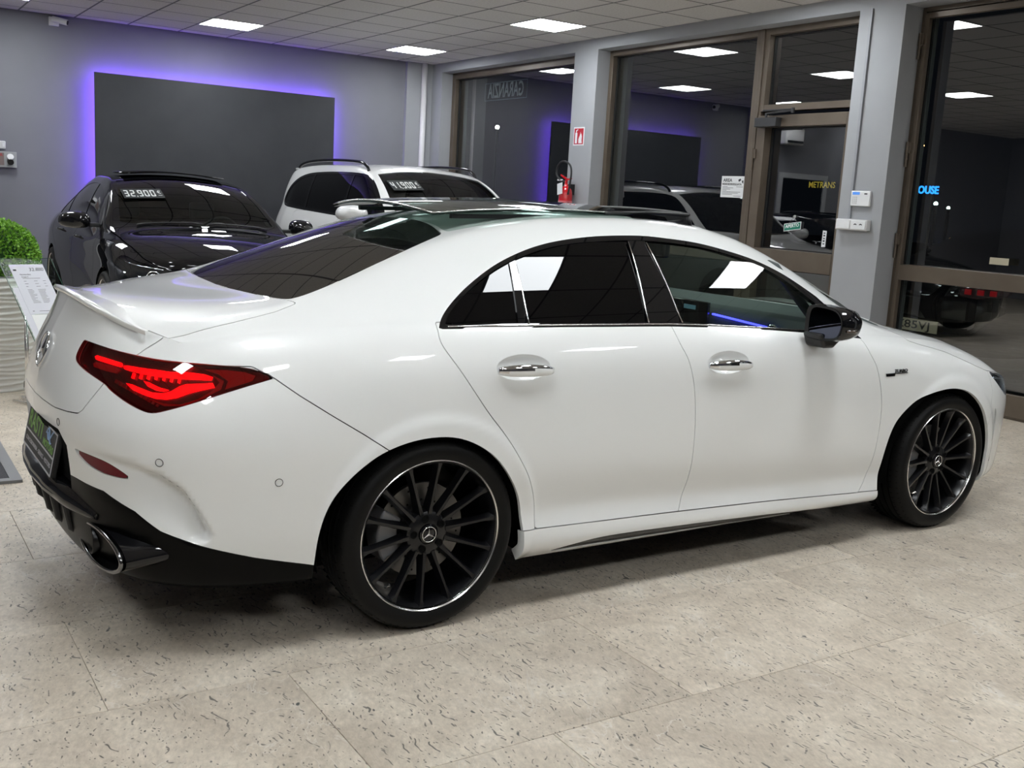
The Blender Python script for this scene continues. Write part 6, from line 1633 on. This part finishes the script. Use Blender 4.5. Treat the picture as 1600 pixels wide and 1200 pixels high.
def par(name, u0, u1, v0, v1, w, lab, cat):
    e = empty(name, (.95, 7.0, 0), 0, lab, cat); s = sheet('page', u0, u1, v0, v1, w, .0012, PAPER if name != 'folder' else pm('white folder', (.72, .73, .72), .5), e); return e
pg = par('price_sheet', 0, .94, 0, .92, .004, 'printed price sheet reading 32.800 on the tilted glass stand', 'sheet')
f2 = par('folder', .02, .96, .93, 1.40, .003, 'blank white folder below the price sheet on the glass stand', 'folder')
f3 = par('brochure', -.16, .10, .42, 1.42, .0015, 'white brochure leaning behind the folder at the edge of the glass stand', 'brochure')
Mx = Matrix(((DU.normalized().x, -DV.normalized().x, 0, 0), (DU.normalized().y, -DV.normalized().y, 0, 0), (DU.normalized().z, -DV.normalized().z, 0, 0), (0, 0, 0, 1)))
def ptext(body, u, v, size, width): 
    o_ = P3(u, v, .0048); M = axes(o_, DU, -DV); return text('lettering', body, size, INK, pg, M, .0002, width)
ptext('32.800', .70, .10, .035, .085); ptext('Mercedes-Benz', .34, .19, .014, .065); ptext('Classe S', .30, .235, .014, .04)
lines = MB(); rr_ = random.Random(3)
def seg_(u0, u1, v, h=.006):
    lines.add([P3(u0, v, .0047), P3(u1, v, .0047), P3(u1, v+h, .0047), P3(u0, v+h, .0047)], [(0, 1, 2, 3)])
for v in (.26,): seg_(.22, .70, v)
for v in (.31, .36, .41): 
    for u in (.22, .50, .74): seg_(u, u+.06+.06*rr_.random(), v)
for k in range(12):
    v = .47+.022*k; seg_(.22, .22+.10+.12*rr_.random(), v, .005); seg_(.50, .50+.10+.12*rr_.random(), v, .005)
seg_(.10, .15, .86, .01); seg_(.28, .72, .865); seg_(.06, .15, .09, .03)
lines.build('print', INK, pg)
# ---- floor mat
mt = empty('door_mat', (.0, 5.6, 0), 0, 'dark ribbed mat in a grey metal frame at the left edge', 'mat')
MB().box((-.60, -.455, 0), (.66, -.405, .014)).box((.61, -.405, 0), (.66, .95, .014)).box((-.60, .90, 0), (.61, .95, .014)).build('frame', pm('mat frame', (.26, .265, .28), .4, .5), mt)
MB().box((-.60, -.405, 0), (.61, .90, .010)).build('pile', noise_mat('dark mat', (.035, .035, .04), (.075, .075, .085), 220, .95, .6, .004), mt)
# ---- outside: pavement, parked car, distant lamps
ASPH = noise_mat('asphalt', (.015, .015, .016), (.028, .028, .03), 12, .8)
tag(MB().box((7.6, -12, -.14), (70, 60, -.02)).build('street', ASPH), kind='structure')
tag(MB().box((7.5, -12, -.12), (7.75, 14, -.01)).build('trim_3', STONE), kind='structure')
sp2['bars'] = sed['bars']
GO, UO = build_car(sp2, OUT)
OUT.location = (13.05, 6.55, -.02); OUT.rotation_euler = (0, 0, 0)
for sy in (-1, 1):
    tl_ = MB().prism([(-3.90, sy*.60, .76), (-3.965, sy*.45, .77), (-3.965, sy*.45, .87), (-3.84, sy*.72, .89), (-3.74, sy*.84, .87), (-3.76, sy*.82, .80)], (-.06, 0, 0), (.05, 0, 0)).build('tail_lamp', HOUSRED, OUT, bevel=.01)
    for k in range(3): MB().box((-4.02+.05*k, sy*(.50+.10*k), .80), (-4.0+.05*k, sy*(.56+.10*k), .85)).build('lamp_cell', REDDIM, tl_)
npo = MB().box((-4.03, -.26, .38), (-4.02, .26, .50)).build('number_plate', pm('cream plate', (.42, .38, .28), .5, emit=(.42, .36, .25), es=.12), OUT)
text('lettering', 'Z85VJ', .11, INK, npo, axes((-4.032, .02, .44), (0, -1, 0), (0, 0, 1)), .0006, .40, .001)
def lamp_(x, y, z, col, es, r, lab, pole=True):
    e = empty('street_lamp', (x, y, 0), 0, lab, 'lamp')
    MB().lathe([(.0005, -r), (r*.7, -r*.7), (r, 0), (r*.7, r*.7), (.0005, r)], 16, 'z', (0, 0, z)).build('bulb', pm('lamp %.1f %.1f' % (x, y), (.5, .5, .5), .5, emit=col, es=es), e, smooth=True)
    MB().tube([(0, 0, -.1), (0, 0, z-r*.6)], .05, 8).build('pole', BLACKPL, e)
lamp_(25, 18.62, 3.52, (1, .42, .12), 60, .07, 'distant orange street lamp seen through the right window')
lamp_(25, 17.95, 1.97, (.6, .9, .8), 8, .06, 'distant greenish lamp low in the right window'); lamp_(25, 17.55, 1.87, (.7, .9, .8), 6, .05, 'smaller distant pale lamp right of the greenish one')
lamp_(25, 40.86, 4.59, (1, .95, .85), 60, .09, 'distant white street lamp seen through the first window')
ns = empty('neon_sign', (30, 22.0, 0), 0, 'distant blue neon HOUSE sign across the street', 'sign')
text('lettering', 'HOUSE', .34, pm('neon blue', (.0, .05, .3), .5, emit=(.02, .25, 1), es=3.0), ns, axes((0, 0, 2.5), (0, -1, 0), (0, 0, 1)), .01, 1.0, .01)
MB().tube([(0, -.3, -.1), (0, -.3, 2.35)], .04, 8).build('pole', BLACKPL, ns)
